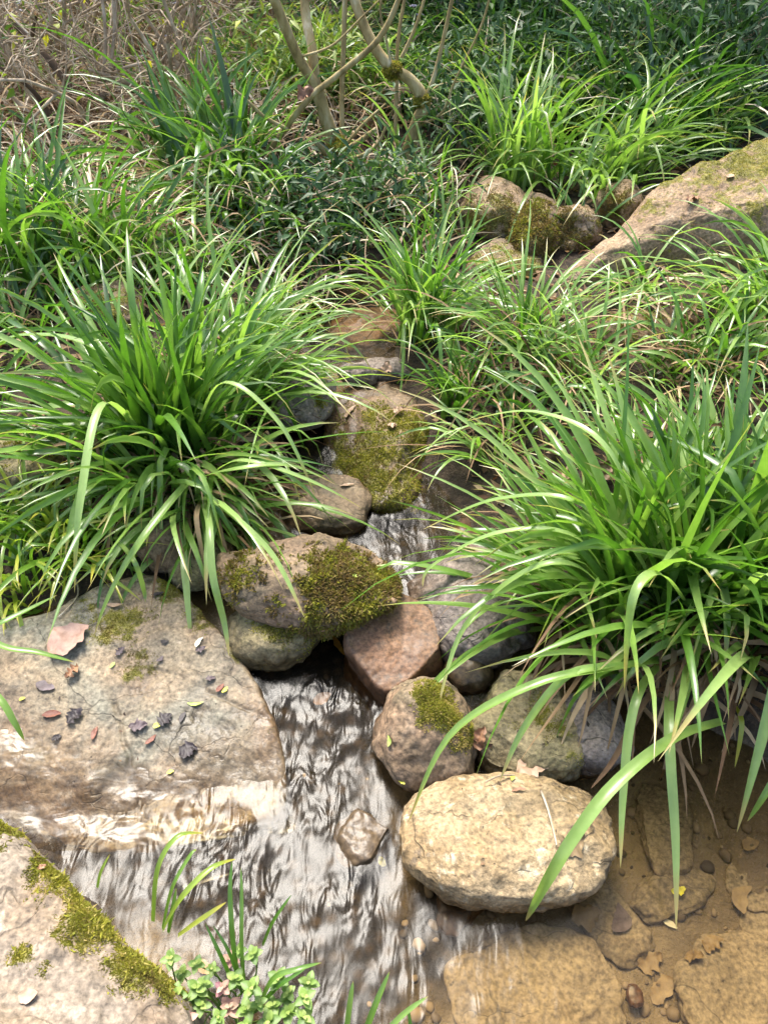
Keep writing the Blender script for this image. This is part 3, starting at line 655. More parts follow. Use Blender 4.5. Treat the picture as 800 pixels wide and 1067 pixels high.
def hero(root, pts, width, mat='blade', tint=.7, name='arching_leaf', fold=.18, roll=0.0):
    pts = np.array([P(*p) for p in pts]); n = 26
    t = np.linspace(0, len(pts)-1, n); i = np.clip(t.astype(int), 0, len(pts)-2); f = (t-i)[:, None]
    g = lambda k: pts[np.clip(i+k, 0, len(pts)-1)]
    C = .5*((2*g(0))+(-g(-1)+g(1))*f+(2*g(-1)-5*g(0)+4*g(1)-g(2))*f*f+(-g(-1)+3*g(0)-3*g(1)+g(2))*f**3)
    T = np.gradient(C, axis=0); T /= np.linalg.norm(T, axis=1)[:, None]
    chord = pts[-1]-pts[0]; sd = np.cross(T, np.array([0, 0, 1.])); 
    side0 = np.cross(chord, [0, 0, 1.]); side0 /= np.linalg.norm(side0)+1e-9
    sd = np.where((np.linalg.norm(sd, axis=1) < .35)[:, None], side0, sd)
    sd *= np.sign((sd@side0)+1e-9)[:, None]
    for _ in range(3): sd[1:-1] = (sd[:-2]+sd[1:-1]*2+sd[2:])/4
    sd -= T*(sd*T).sum(1)[:, None]; sd /= np.linalg.norm(sd, axis=1)[:, None]
    nr = np.cross(sd, T)
    if roll: sd, nr = sd*math.cos(roll)+nr*math.sin(roll), nr*math.cos(roll)-sd*math.sin(roll)
    s = np.linspace(0, 1, n); w = width/2*np.where(s < .4, .75+.25*np.sin(s/.4*np.pi/2), np.clip(1-((s-.4)/.6)**2.6, 0, 1))
    w = w*(1+.05*perlin(np.stack([s*9+width*1e4, s*0, s*0], 1)))
    b0 = np.array(root.location)
    V = np.stack([C-sd*w[:, None]+nr*(w*2*fold)[:, None], C-sd*w[:, None]*.5+nr*(w*fold*.8)[:, None], C, C+sd*w[:, None]*.5+nr*(w*fold*.8)[:, None], C+sd*w[:, None]+nr*(w*2*fold)[:, None]], 1).reshape(-1, 3)-b0
    b = np.arange(n-1)*5; F = np.concatenate([np.stack([b+k, b+k+1, b+k+6, b+k+5], 1) for k in range(4)])
    return link_mesh(name, V, F, M[mat], root, attrs={'t': np.repeat(s, 5), 'tint': np.full(n*5, tint)})
def leafquads(mb, p, d, up, size, wid, tint, curl=.15):
    n = len(p); d = d/np.linalg.norm(d, axis=1)[:, None]; s = np.cross(d, up); s /= np.linalg.norm(s, axis=1)[:, None]+1e-9; nn = np.cross(s, d)
    sz = size[:, None]; w = wid[:, None]
    V = np.stack([p, p+d*sz*.42-s*w*.5+nn*w*.22, p+d*sz*.5, p+d*sz*.42+s*w*.5+nn*w*.22, p+d*sz-nn*sz*curl], 1).reshape(-1, 3)
    b = np.arange(n)[:, None]*5
    F = np.concatenate([b+np.array([[0, 2, 1]]), b+np.array([[0, 3, 2]]), b+np.array([[1, 2, 4]]), b+np.array([[2, 3, 4]])])
    mb.add(V, F, tint=np.repeat(tint, 5), t=np.tile([0, .5, .5, .5, 1.], n))
def tube(mb, pts, rad, sides=8, sub=4):
    pts = np.asarray(pts, float); rad = np.asarray(rad, float)
    t = np.linspace(0, len(pts)-1, (len(pts)-1)*sub+1); i = np.clip(t.astype(int), 0, len(pts)-2); f = (t-i)[:, None]
    g = lambda k: pts[np.clip(i+k, 0, len(pts)-1)]
    C = .5*((2*g(0))+(-g(-1)+g(1))*f+(2*g(-1)-5*g(0)+4*g(1)-g(2))*f*f+(-g(-1)+3*g(0)-3*g(1)+g(2))*f**3)
    R = np.interp(t, np.arange(len(rad)), rad); T = np.gradient(C, axis=0); T /= np.linalg.norm(T, axis=1)[:, None]+1e-12
    ref = np.array([0.31, .87, .38]); A = np.cross(T, ref); A /= np.linalg.norm(A, axis=1)[:, None]; B = np.cross(T, A)
    an = np.linspace(0, 2*np.pi, sides, endpoint=False)
    R2 = R[:, None]*(1+.10*perlin(np.repeat(C*30, sides, 0)).reshape(len(C), sides))
    V = C[:, None]+A[:, None]*(np.cos(an)[None, :, None]*R2[..., None])+B[:, None]*(np.sin(an)[None, :, None]*R2[..., None])
    n = len(C); V = V.reshape(-1, 3); a = np.arange(n*sides).reshape(n, sides); b = np.roll(a, -1, 1)
    F = np.stack([a[:-1].ravel(), b[:-1].ravel(), b[1:].ravel(), a[1:].ravel()], 1)
    mb.add(V, F)
    return C
# ------------------------------------------------------------------ foreground and middle grass clumps
# the great right-hand clump is several plants
rA = clump('big glossy sedge clump on the right bank, its long blades arching left across the stream', 655, 655, [
    dict(n=150, R=.13, L=.62, W=.017, lean=(4, 38), droop=(25, 95), az=150, azs=55, tint=(.25, .95)),
    dict(n=80, R=.10, L=.64, W=.019, lean=(2, 22), droop=(10, 60), tint=(.1, .7)),
    dict(dx=-50, dy=-25, n=70, R=.10, L=.50, W=.013, lean=(15, 50), droop=(40, 90), az=172, azs=30, tint=(.3, .95))], dead=60, seed=1, dead_az=255)
rB = clump('tall upright dark green sedge clump at the right edge above the pool', 745, 650, [
    dict(n=120, R=.12, L=.59, W=.020, lean=(1, 24), droop=(8, 55), tint=(.05, .6)),
    dict(n=50, R=.12, L=.55, W=.018, lean=(10, 42), droop=(50, 110), az=240, azs=70, tint=(.3, .95)),
    dict(dx=70, dy=-10, n=90, R=.11, L=.58, W=.018, lean=(2, 30), droop=(10, 70), tint=(.1, .7))], dead=110, seed=2, dead_az=260)
rC = clump('sedge clump behind the tall right-hand one, with pale arching tips', 700, 540, [
    dict(n=90, R=.14, L=.44, W=.015, lean=(3, 34), droop=(20, 85), tint=(.2, .9)),
    dict(dx=95, dy=10, n=110, R=.14, L=.46, W=.016, lean=(3, 34), droop=(20, 85), tint=(.1, .8))], dead=18, seed=3)
for pts, w, ti in [
    ([(690,712,.16),(640,742,.32),(612,838,.16),(556,935,.005)][:0] or [(752,752,.16),(700,770,.26),(640,818,.27),(598,872,.22),(572,915,.15),(556,944,.05),(547,960,-.004)], .021, .75),
    ([(690,690,.14),(668,716,.24),(655,760,.22),(648,835,.14),(646,905,.07)], .017, .85),
    ([(700,700,.12),(696,742,.20),(698,800,.17),(703,880,.09),(704,970,.0)], .019, .9),
    ([(660,655,.16),(640,690,.30),(590,705,.32),(545,760,.22),(520,815,.14)], .016, .8),
    ([(690,690,.16),(650,694,.30),(560,712,.32),(470,765,.22),(424,860,.06)], .017, .7),
    ([(650,640,.16),(600,590,.42),(540,600,.40),(480,660,.24),(452,755,.12)], .014, .85),
    ([(800,690,.15),(812,680,.30),(800,740,.26),(785,800,.18),(767,868,.07)], .019, .8),
    ([(820,770,.12),(812,800,.16),(795,830,.12),(778,856,.06)], .013, .6),
    ([(640,620,.2),(600,560,.42),(520,555,.42),(450,590,.3),(440,612,.26)], .012, .9),
    ([(650,620,.2),(610,530,.5),(520,520,.46),(440,552,.34)], .013, .75),
    ([(670,620,.2),(640,480,.55),(560,430,.56),(480,440,.44)], .014, .95),
    ([(720,640,.2),(690,600,.5),(660,620,.55),(650,720,.36)], .016, .9),
    ([(760,640,.2),(790,600,.5),(815,620,.5),(850,720,.3)], .016, .95),
    ([(740,680,.12),(770,690,.24),(800,720,.2)], .013, .4)]:
    hero(rA if pts[0][0] < 715 else rB, pts, w, 'blade', ti)
for pts, w, ti in [([(700,715,.12),(672,730,.18),(640,790,.12),(615,822,.08)], .012, .15), ([(690,700,.12),(700,720,.2),(690,770,.1)], .010, .7), ([(760,690,.12),(740,720,.2),(720,780,.06)], .010, .6),
                   ([(780,690,.12),(742,660,.28),(760,740,.1)], .012, .8), ([(720,700,.12),(712,740,.16),(722,800,.02)], .009, .6)]:
    hero(rB, pts, w, 'dead', ti, 'withered_leaf')
hero(rB, [(765,735,.12),(772,755,.14),(765,800,.06)], .010, 'blade_yellow', 1.0, 'yellowed_leaf')

# the great left-hand clump
lA = clump('largest sedge clump, fanning up from the left bank beside the stream', 185, 495, [
    dict(n=190, R=.13, L=.62, W=.018, lean=(3, 40), droop=(15, 80), tint=(.05, .75)),
    dict(n=60, R=.08, L=.62, W=.018, lean=(0, 16), droop=(5, 35), tint=(.1, .6)),
    dict(n=60, R=.12, L=.62, W=.016, lean=(15, 50), droop=(40, 85), az=185, azs=35, tint=(.3, .9)),
    dict(dx=20, dy=20, n=60, R=.10, L=.50, W=.016, lean=(20, 50), droop=(60, 120), az=285, azs=50, tint=(.3, .95))], dead=80, seed=11, dead_az=300)
lB = clump('fine-leaved sedge clump arching right from behind the largest left clump', 250, 420, [
    dict(n=120, R=.13, L=.56, W=.012, lean=(8, 42), droop=(40, 100), az=10, azs=50, tint=(.4, 1.)),
    dict(dx=-20, dy=-20, n=90, R=.13, L=.54, W=.013, lean=(5, 35), droop=(25, 90), tint=(.2, .9))], dead=24, seed=12)
lC = clump('loose sedge clump spilling over the left slab beside the oval rock', 215, 540, [
    dict(n=46, R=.08, L=.44, W=.014, lean=(15, 50), droop=(60, 120), az=310, azs=60, tint=(.45, 1.))], dead=24, seed=13, dead_az=280)
lD = clump('short yellow-green grass tuft at the left edge of the slab', 40, 590, [
    dict(n=100, R=.12, L=.32, W=.011, lean=(5, 50), droop=(40, 110), tint=(.1, 1.)),
    dict(dx=60, dy=-25, n=80, R=.10, L=.30, W=.010, lean=(5, 50), droop=(40, 120), tint=(.1, .9)),
    dict(dx=-10, dy=-50, n=40, R=.10, L=.28, W=.010, lean=(5, 45), droop=(40, 110), tint=(0, .8))], mat='blade_yellow', seed=14)
lE = clump('sedge clump cut off by the left edge, its blades sweeping inward', -60, 470, [
    dict(n=55, R=.14, L=.52, W=.016, lean=(5, 40), droop=(30, 90), az=40, azs=70, tint=(.1, .9))], dead=14, seed=15)
for pts, w, ti in [
    ([(205,520,.2),(200,500,.30),(150,560,.30),(115,620,.20),(98,664,.105)], .019, .75),
    ([(210,520,.2),(218,545,.30),(222,600,.25),(234,650,.15),(239,684,.10)], .016, .9),
    ([(215,520,.2),(240,535,.32),(285,580,.28),(318,645,.2)], .014, .9),
    ([(215,500,.2),(250,480,.38),(320,500,.36),(378,530,.26)], .013, .9),
    ([(200,500,.2),(240,490,.38),(300,485,.38),(350,505,.3)], .014, .85),
    ([(200,470,.2),(230,400,.5),(290,440,.46),(330,520,.3)], .013, .95),
    ([(160,470,.2),(110,420,.50),(85,520,.42),(78,618,.24)], .019, .95),
    ([(120,560,.16),(140,585,.26),(150,615,.14),(152,628,.11)], .011, .9),
    ([(-40,640,.2),(0,672,.21),(40,680,.20),(78,690,.17)], .013, .6),
    ([(-30,700,.2),(0,728,.19),(15,752,.16),(26,772,.12)], .013, .6),
    ([(-40,665,.16),(0,650,.22),(60,620,.2)], .014, .5),
    ([(180,470,.2),(205,330,.6),(212,280,.68)], .018, .45),
    ([(160,460,.2),(140,330,.6),(132,235,.74)], .017, .5),
    ([(170,470,.2),(110,370,.52),(20,350,.5),(-30,380,.42)], .016, .8)]:
    hero(lD if pts[0][0] < 0 else lA, pts, w, 'blade', ti)
for pts, w, ti in [([(212,520,.2),(205,540,.26),(214,590,.17)], .012, .8), ([(265,470,.16),(278,450,.26),(285,480,.16)], .008, .6), ([(110,520,.2),(97,440,.4),(96,470,.36)], .008, .4), ([(220,500,.2),(232,560,.2),(245,600,.1)], .008, .5)]:
    hero(lA, pts, w, 'dead', ti, 'withered_leaf')

C_ = clump
C_('airy sedge clump in the middle behind the moss-covered boulder', 442, 345, [
    dict(n=120, R=.10, L=.48, W=.011, lean=(3, 40), droop=(30, 100), tint=(.3, 1.)), dict(n=30, R=.06, L=.45, W=.012, lean=(0, 14), droop=(5, 40), tint=(.1, .5))], dead=16, seed=21)
C_('small dark upright grass tuft against the moss-covered boulder', 472, 432, [dict(n=34, R=.04, L=.26, W=.012, lean=(0, 20), droop=(10, 60), tint=(0, .5))], seed=22)
C_('yellowish sedge clump on the earthy rock in the middle', 545, 372, [
    dict(n=110, R=.10, L=.42, W=.010, lean=(5, 45), droop=(40, 100), tint=(.4, 1.)), dict(n=20, R=.05, L=.35, W=.011, lean=(0, 16), droop=(5, 40), tint=(0, .4))], dead=18, seed=23)
C_('thin pale sedge tuft between the earthy rock and the right-hand clumps', 610, 405, [dict(n=44, R=.09, L=.40, W=.010, lean=(10, 50), droop=(40, 100), az=180, azs=80, tint=(.4, 1.))], dead=14, seed=24)
C_('grass tuft leaning over the foot of the long weathered boulder', 662, 312, [dict(n=44, R=.06, L=.32, W=.010, lean=(8, 50), droop=(50, 100), az=190, azs=90, tint=(.3, 1.))], dead=14, seed=25)
C_('dense arching sedge clump at the right edge under the long boulder', 800, 335, [
    dict(n=110, R=.14, L=.46, W=.012, lean=(15, 55), droop=(50, 100), az=200, azs=60, tint=(.3, 1.)),
    dict(dx=60, n=90, R=.16, L=.46, W=.013, lean=(5, 40), droop=(30, 95), tint=(.1, .8))], dead=30, seed=26)
C_('dead-leaved sedge remnants beside the buried mossy rock', 742, 385, [dict(n=40, R=.10, L=.4, W=.012, lean=(5, 45), droop=(40, 100), tint=(.2, .8))], dead=40, seed=27)
C_('pair of dark blades standing on the long weathered boulder', 605, 250, [dict(n=7, R=.02, L=.36, W=.016, lean=(5, 40), droop=(20, 60), tint=(0, .3))], seed=28, name='grass_tuft')
C_('fine pale sedge tuft between the moss-covered boulder and the right clump', 520, 470, [dict(n=40, R=.07, L=.34, W=.009, lean=(8, 50), droop=(50, 110), az=200, azs=80, tint=(.4, 1.))], dead=14, seed=29)
C_('short dark tuft on the bare soil behind the right clump', 560, 425, [dict(n=60, R=.12, L=.30, W=.011, lean=(5, 50), droop=(40, 110), tint=(.0, .8))], dead=30, seed=45)
C_('short dark tuft close to the top of the moss-covered boulder', 495, 405, [dict(n=44, R=.08, L=.28, W=.011, lean=(5, 45), droop=(40, 110), tint=(.0, .7))], dead=14, seed=46)
C_('low tuft on the soil between the two left-edge clumps', 30, 345, [dict(n=70, R=.16, L=.34, W=.012, lean=(5, 50), droop=(40, 110), tint=(.0, .8))], dead=40, seed=47)
C_('straw-mixed tuft below the clump under the long boulder', 715, 392, [dict(n=50, R=.12, L=.32, W=.011, lean=(5, 50), droop=(40, 110), tint=(.0, .8))], dead=50, seed=48)
C_('ragged tuft beside the upper reddish rock in the stream', 300, 335, [dict(n=50, R=.10, L=.32, W=.011, lean=(5, 50), droop=(40, 110), tint=(.1, .9))], dead=30, seed=49)
# the upper bank
C_('bright upright sedge clump behind the upper rocks', 535, 190, [
    dict(n=100, R=.13, L=.58, W=.015, lean=(2, 28), droop=(10, 70), tint=(.4, 1.)), dict(n=40, R=.13, L=.5, W=.012, lean=(10, 40), droop=(60, 120), az=250, azs=60, tint=(.5, 1.))], dead=0, seed=31)
C_('sedge clump with pale drooping tips hanging over the upper rocks', 620, 190, [
    dict(n=120, R=.2, L=.55, W=.014, lean=(10, 50), droop=(50, 110), az=275, azs=75, tint=(.4, 1.)), dict(dx=20, dy=-10, n=80, R=.18, L=.6, W=.013, lean=(10, 50), droop=(30, 80), az=0, azs=40, tint=(.3, .9))], dead=0, seed=32, mat='blade')
C_('tall dark strap-leaved clump under the dry twigs', 225, 205, [
    dict(n=130, R=.2, L=.62, W=.021, lean=(3, 34), droop=(10, 70), az=120, azs=80, tint=(.0, .55)), dict(n=60, R=.2, L=.55, W=.018, lean=(10, 40), droop=(50, 110), az=280, azs=60, tint=(.3, .9))], dead=40, seed=33)
C_('sedge clump at the left edge below the straw', 40, 285, [
    dict(n=170, R=.22, L=.58, W=.017, lean=(2, 30), droop=(25, 100), tint=(.0, .65)), dict(dx=70, dy=5, n=90, R=.16, L=.52, W=.016, lean=(2, 35), droop=(30, 100), tint=(.1, .8))], dead=26, seed=34)
C_('dark grass clump at the foot of the mossy-forked shrub', 345, 222, [dict(n=60, R=.18, L=.34, W=.015, lean=(2, 40), droop=(20, 90), tint=(0, .5))], dead=30, seed=35, mat='blade_dark')
C_('thin grass clump at the foot of the pale-barked shrub', 425, 205, [dict(n=70, R=.16, L=.42, W=.011, lean=(5, 45), droop=(40, 110), tint=(.3, .9))], dead=40, seed=36)
C_('grass clump between the strap-leaved clump and the middle bank', 285, 225, [dict(n=80, R=.2, L=.46, W=.014, lean=(3, 45), droop=(40, 110), tint=(.1, .7))], dead=40, seed=37)
C_('pale sedge tuft hanging over the dark hollow left of the middle', 165, 300, [dict(n=70, R=.12, L=.45, W=.012, lean=(8, 45), droop=(40, 110), tint=(.3, 1.))], dead=12, seed=38)
C_('straw-pale heap of withered grass below the twigs on the left', 120, 200, [dict(n=24, R=.2, L=.5, W=.012, lean=(5, 50), droop=(40, 110), tint=(.4, 1.))], dead=150, seed=39, deadL=.5)
C_('withered grass heap against the left edge', 25, 190, [dict(n=30, R=.2, L=.5, W=.012, lean=(5, 50), droop=(40, 110), tint=(.2, .8))], dead=110, seed=40, deadL=.5)
C_('half-dead sedge clump with hanging straw below the strap-leaved clump', 225, 262, [dict(n=60, R=.16, L=.40, W=.014, lean=(5, 45), droop=(40, 110), tint=(.0, .7))], dead=60, seed=44)
C_('tangled half-dead grass on the middle bank above the stream', 300, 270, [dict(n=40, R=.2, L=.36, W=.011, lean=(5, 50), droop=(40, 110), tint=(.1, .7))], dead=70, seed=41)
C_('thin half-dead tuft on the bank between the shrubs and the upper rocks', 455, 245, [dict(n=50, R=.14, L=.36, W=.010, lean=(5, 50), droop=(40, 110), tint=(.3, .9))], dead=10, seed=42)

# far sedges copied from three prototypes
farlab = [(590,140,'mid-dark sedge between the pale-tipped clump and the shade',1.1,0),(670,80,'dark sedge high in the shade above the long boulder',1.2,1),(720,150,'half-lit sedge touching the back of the long boulder',1.0,0),(610,60,'dark sedge left of the brown stems',1.1,1),(770,40,'dark sedge near the upper right corner',1.3,1),(455,60,'dark sedge behind the thin straight stems',1.2,1),(525,110,'half-shaded sedge left above the bright upright clump',1.,0),(300,118,'bright far sedge just left of the shrub fork',1.0,0),(395,112,'sunlit far sedge behind the pale-barked shrub',1.0,0),(440,120,'far sedge right of the pale-barked shrub',.9,0),(350,95,'yellow-green far sedge seen between the shrub stems',1.0,0),
 (690,150,'shaded sedge behind the mossy top of the long boulder',1.2,1),(740,110,'drooping dark sedge in the upper right shade',1.2,1),(640,110,'dark sedge below the brown stems in the shade',1.1,1),(560,85,'dark sedge in the shade above the bright upright clump',1.1,1),
 (790,70,'dark sedge at the right edge of the upper shade',1.2,1),(700,60,'farthest dark sedge in the upper right',1.2,1),(480,95,'half-shaded sedge above the stream gap',1.0,1),(520,50,'small far dark sedge high on the bank',1.1,1),
 (160,120,'dry far sedge among the twigs',1.1,2),(80,110,'dry far sedge near the left twigs',1.1,2),(10,120,'dry far sedge at the left edge',1.1,2),(230,70,'far dry sedge high among the twigs',1.2,2),(120,60,'farthest dry sedge on the left bank',1.3,2)]
protos = []
for k, (mt, dd) in enumerate([('blade', 8), ('blade_dark', 8), ('blade', 90)]):
    protos.append([mt, dd, None])
for q, (px, py, lab, sc, k) in enumerate(farlab):
    b = gpick(px, py)
    if protos[k][2] is None:
        n = 36 if k == 2 else 120
        o = clump(lab, px, py, [dict(n=n, R=.2, L=.62, W=.014, lean=(4, 45), droop=(40, 100), tint=(.2, 1.) if k != 1 else (.1, .8))], mat=protos[k][0], dead=protos[k][1], seed=60+k, nseg=7, local=True, deadL=.55)
        protos[k][2] = o; tag(o, lab, 'grass clump', 'far sedges on the bank')
    else:
        o = copy_tree(protos[k][2], b, q*1.7, sc*(1+.08*math.sin(q*3))); tag(o, lab, 'grass clump', 'far sedges on the bank')

# ------------------------------------------------------------------ undergrowth and bushes
sbx = gpick(380, 190)
def undergrowth():
    r = np.random.default_rng(90); n = 60000
    y = 2.6+(r.random(n)**.8)*6.5; x = r.uniform(-1, 1, n)*(.62*y+.5)
    z0 = G(x, y)
    q = np.stack([x*1.3, y*1.3, 0*x], 1); cl = fbm(q, 3)
    stream = sstep(.30, .65, np.abs(x-.05-.06*(y-2.5)))+sstep(3.2, 3.6, y)
    keep = (r.random(n) < np.clip(.30+1.8*cl, .02, 1))*(stream > .5)*((x > -.4-.24*(y-3)) | (r.random(n) < .2))*((y > 3.6) | (r.random(n) < .45))*~((x > .3)*(y < 3.6))*~((np.abs(x-sbx[0]-.1) < .55)*(y > sbx[1]-.9)*(y < sbx[1]+.1)*(r.random(n) < .85))
    x, y, z0, cl, q = x[keep], y[keep], z0[keep], cl[keep], q[keep]; n = len(x)
    hgt = np.clip(.10+.30*np.clip(cl+.4, 0, 1)*sstep(2.6, 4.5, y)+.02, .05, .6)
    z = z0+hgt*r.random(n)**.7
    d = r.normal(size=(n, 3)); d[:, 2] = np.abs(d[:, 2])*.2-.1
    up = np.array([0, 0, 1.])+r.normal(size=(n, 3))*.35
    lit = .26+.30*(fbm(q*1.7+8, 2))+r.normal(size=n)*.10+.32*np.exp(-((x-.0)**2/.5+(y-5.0)**2/1.3))  # sunlit patches and one broad bright spot painted into the leaf tint
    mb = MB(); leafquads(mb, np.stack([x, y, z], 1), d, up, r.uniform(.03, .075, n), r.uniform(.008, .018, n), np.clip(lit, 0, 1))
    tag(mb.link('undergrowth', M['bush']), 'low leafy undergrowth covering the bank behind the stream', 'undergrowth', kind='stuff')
undergrowth()
def straw():
    r = np.random.default_rng(91); n = 26000
    y = r.uniform(2.5, 7.5, n); x = -(.3+.22*np.clip(y-2.5, 0, 9))-r.random(n)*(.62*y); m = r.random(n) < .06; x[m] = r.uniform(-.4, .2, m.sum()); y = np.where((y < 3.5) & (r.random(n) < .75), r.uniform(3.5, 7.5, n), y)
    ok = fbm(np.stack([x*1.5, y*1.5, 0*x+4], 1), 2) > -.15; ok &= ~((x > .1) & (y < 4.2)); x, y = x[ok], y[ok]; n = len(x)
    b = np.stack([x, y, G(x, y)+r.random(n)*.10], 1); mb = MB()
    blades(b, r.uniform(0, 6.28, n), np.radians(r.uniform(10, 75, n)), np.radians(r.uniform(80, 150, n)), r.uniform(.2, .5, n), r.uniform(.004, .010, n), r.random(n), 6, 1.2, r.normal(size=n)*.5, r.normal(size=n), .15, True, mb)
    tag(mb.link('dry_grass', M['straw']), 'withered straw-coloured grass lying over the left bank', 'dry grass', kind='stuff')
straw()
def litter():
    r = np.random.default_rng(92); n = 9000
    y = r.uniform(1.0, 7, n); x = r.uniform(-1, 1, n)*(.6*y+.4); z = G(x, y)
    ok = (z > W(y)+.03) | (y > 3.3); x, y, z = x[ok], y[ok], z[ok]; n = len(x)
    d = r.normal(size=(n, 3)); d[:, 2] *= .25; up = np.array([0, 0, 1.])+r.normal(size=(n, 3))*.4
    mb = MB(); leafquads(mb, np.stack([x, y, z+.008], 1), d, up, r.uniform(.025, .07, n), r.uniform(.012, .03, n), r.random(n)**1.4, -.2)
    tag(mb.link('leaf_litter', M['dead']), 'brown leaf litter scattered over the soil of the banks', 'leaf litter', kind='stuff')
litter()
def bush(label, px, py, h, w, n, hue, seed, mat='bush', size=(.035, .075), group=None, stems=9, base=None, name='leafy_bush', cat='bush'):
    r = np.random.default_rng(seed); b = gpick(px, py) if base is None else np.array(base, float)
    root = empty(name, b); tag(root, label, cat, group); ms = MB(); P0 = []; D0 = []
    for k in range(stems):
        a = r.uniform(0, 6.28); l = r.uniform(.5, 1)
        tip = np.array([math.cos(a)*w*l*.55, math.sin(a)*w*l*.55, h*r.uniform(.6, 1.05)])
        pts = [np.array([math.cos(a), math.sin(a), 0])*.03, tip*np.array([.25, .25, .5])+r.normal(size=3)*.03*h, tip*np.array([.65, .65, .85])+r.normal(size=3)*.03*h, tip]
        C = tube(ms, pts, [.006*h+.003, .005*h+.002, .003, .0015], 5, 4)
        m = int(n*1.6)//stems; t = r.random(m)**.6; ii = np.clip((t*(len(C)-1)).astype(int), 0, len(C)-2)
        spread = .10*w+.12*w*t[:, None]
        P0.append(C[ii]+r.normal(size=(m, 3))*spread*np.array([1, 1, .6])); D0.append(r.normal(size=(m, 3))+(C[ii+1]-C[ii])*8+np.array([0, 0, -.35]))
    P0 = np.concatenate(P0); D0 = np.concatenate(D0); n = len(P0); P0[:, 2] = np.maximum(P0[:, 2], .02)
    mb = MB(); sz = r.uniform(size[0], size[1], n)
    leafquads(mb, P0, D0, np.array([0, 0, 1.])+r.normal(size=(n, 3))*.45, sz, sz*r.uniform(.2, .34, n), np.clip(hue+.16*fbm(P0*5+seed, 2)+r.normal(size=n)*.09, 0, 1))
    ms.link('stems', M['twig'], root); mb.link('leaves', M[mat], root); return root
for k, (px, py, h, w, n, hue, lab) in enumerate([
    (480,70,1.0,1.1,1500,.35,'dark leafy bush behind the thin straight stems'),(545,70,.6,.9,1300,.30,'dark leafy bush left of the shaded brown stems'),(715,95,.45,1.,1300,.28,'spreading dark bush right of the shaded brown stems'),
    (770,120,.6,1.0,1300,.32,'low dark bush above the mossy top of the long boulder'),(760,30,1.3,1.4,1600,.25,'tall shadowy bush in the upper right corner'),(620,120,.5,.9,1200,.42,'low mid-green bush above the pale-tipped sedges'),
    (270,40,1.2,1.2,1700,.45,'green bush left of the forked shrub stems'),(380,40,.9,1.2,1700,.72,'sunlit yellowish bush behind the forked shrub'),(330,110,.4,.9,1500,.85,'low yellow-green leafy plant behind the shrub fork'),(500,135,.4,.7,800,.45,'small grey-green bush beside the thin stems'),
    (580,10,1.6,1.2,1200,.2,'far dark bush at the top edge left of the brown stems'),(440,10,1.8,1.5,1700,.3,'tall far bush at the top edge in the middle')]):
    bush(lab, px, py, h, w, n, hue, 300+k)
for k, (px, py, h, w, n, lab) in enumerate([(300,240,.22,.6,300,'narrow-leaved ground plant on the bank below the forked shrub'),(350,262,.20,.5,380,'narrow-leaved ground plant above the dark hollow'),
    (395,225,.2,.45,320,'narrow-leaved ground plant between the two shrubs'),(470,170,.35,.5,420,'grey-green leafy plant by the thin straight stems')]):
    bush(lab, px, py, h, w, n, .30, 330+k, size=(.04, .075), name='ground_plant', cat='plant', stems=12)
bush('tiny bright green seedling in the dark hollow', 346, 262, .10, .10, 12, .8, 360, 'spring', (.03, .045), name='seedling', cat='seedling', stems=2)

# ------------------------------------------------------------------ shrubs with stems
def at_y(px, py, y): return PY(px, py, y)
def shrub(name, label, cat, by, branches, mat, mossy=None, extra_leaves=None):
    b = gpick(*by); root = empty(name, b); tag(root, label, cat)
    for nm, pts, rad in branches:
        mb = MB(); pp = [PY(px, py, b[1]+dy)-b for (px, py, dy) in pts]
        if nm == 'trunk': pp[0][2] = -.03
        tube(mb, pp, np.asarray(rad)*.86, 10, 6); mb.link(nm, M[mat], root)
    for (px, py, dy, rr, n) in (mossy or []):
        r = np.random.default_rng(n); c = PY(px, py, b[1]+dy)-b
        V, F = ico(3); V = V*rr*np.array([1, 1, .8])*(1+.3*fbm(V*2+n, 3)[:, None])+c
        mo = link_mesh('moss', V, F, M['moss'], root, attrs={'tint': np.full(len(V), .4)})
        moss_tufts(V, F, np.ones(len(V)), 900, .014, .6, n, mo, np.zeros(3))
    return root
sb = gpick(352, 190)
shrub('shrub', 'mossy-forked shrub with thick olive stems rising from the upper bank', 'shrub', (352, 190), [
    ('trunk', [(355,205,.0),(350,160,.02),(340,125,.03),(328,85,.02)], [.045, .036, .030, .027]),
    ('branch', [(329,88,.02),(312,62,.0),(298,30,-.05),(280,-15,-.1)], [.024, .022, .021, .019]),
    ('branch', [(329,88,.02),(325,50,.06),(319,20,.1),(316,-20,.14)], [.024, .021, .020, .018]),
    ('branch', [(350,158,.0),(300,168,-.05),(276,162,-.08),(320,105,-.1),(352,78,-.1),(395,40,-.12),(420,-12,-.15)][2:], [.014, .014, .013, .012, .010]),
    ('branch', [(352,165,.0),(372,164,-.05),(392,152,-.08),(402,132,-.1)], [.013, .010, .008, .005]),
    ('branch', [(352,160,.0),(370,150,.0),(392,134,.02)], [.014, .013, .009]),
    ('branch', [(352,160,.0),(378,130,.06),(402,108,.1)], [.010, .008, .004]),
    ('branch', [(352,165,.0),(338,158,-.04),(326,144,-.06)], [.016, .015, .012]),
    ('branch', [(358,165,.1),(356,110,.12),(358,50,.15),(360,-20,.18)], [.013, .012, .012, .011]),
    ('branch', [(300,135,-.1),(276,122,-.15),(258,105,-.18),(243,92,-.2)], [.009, .008, .006, .004]),
    ('branch', [(310,60,.0),(345,48,-.05),(375,20,-.08),(395,0,-.1)], [.006, .005, .004, .003])], 'bark',
    [(352,158,0,.05,5), (352,150,.02,.035,6)])
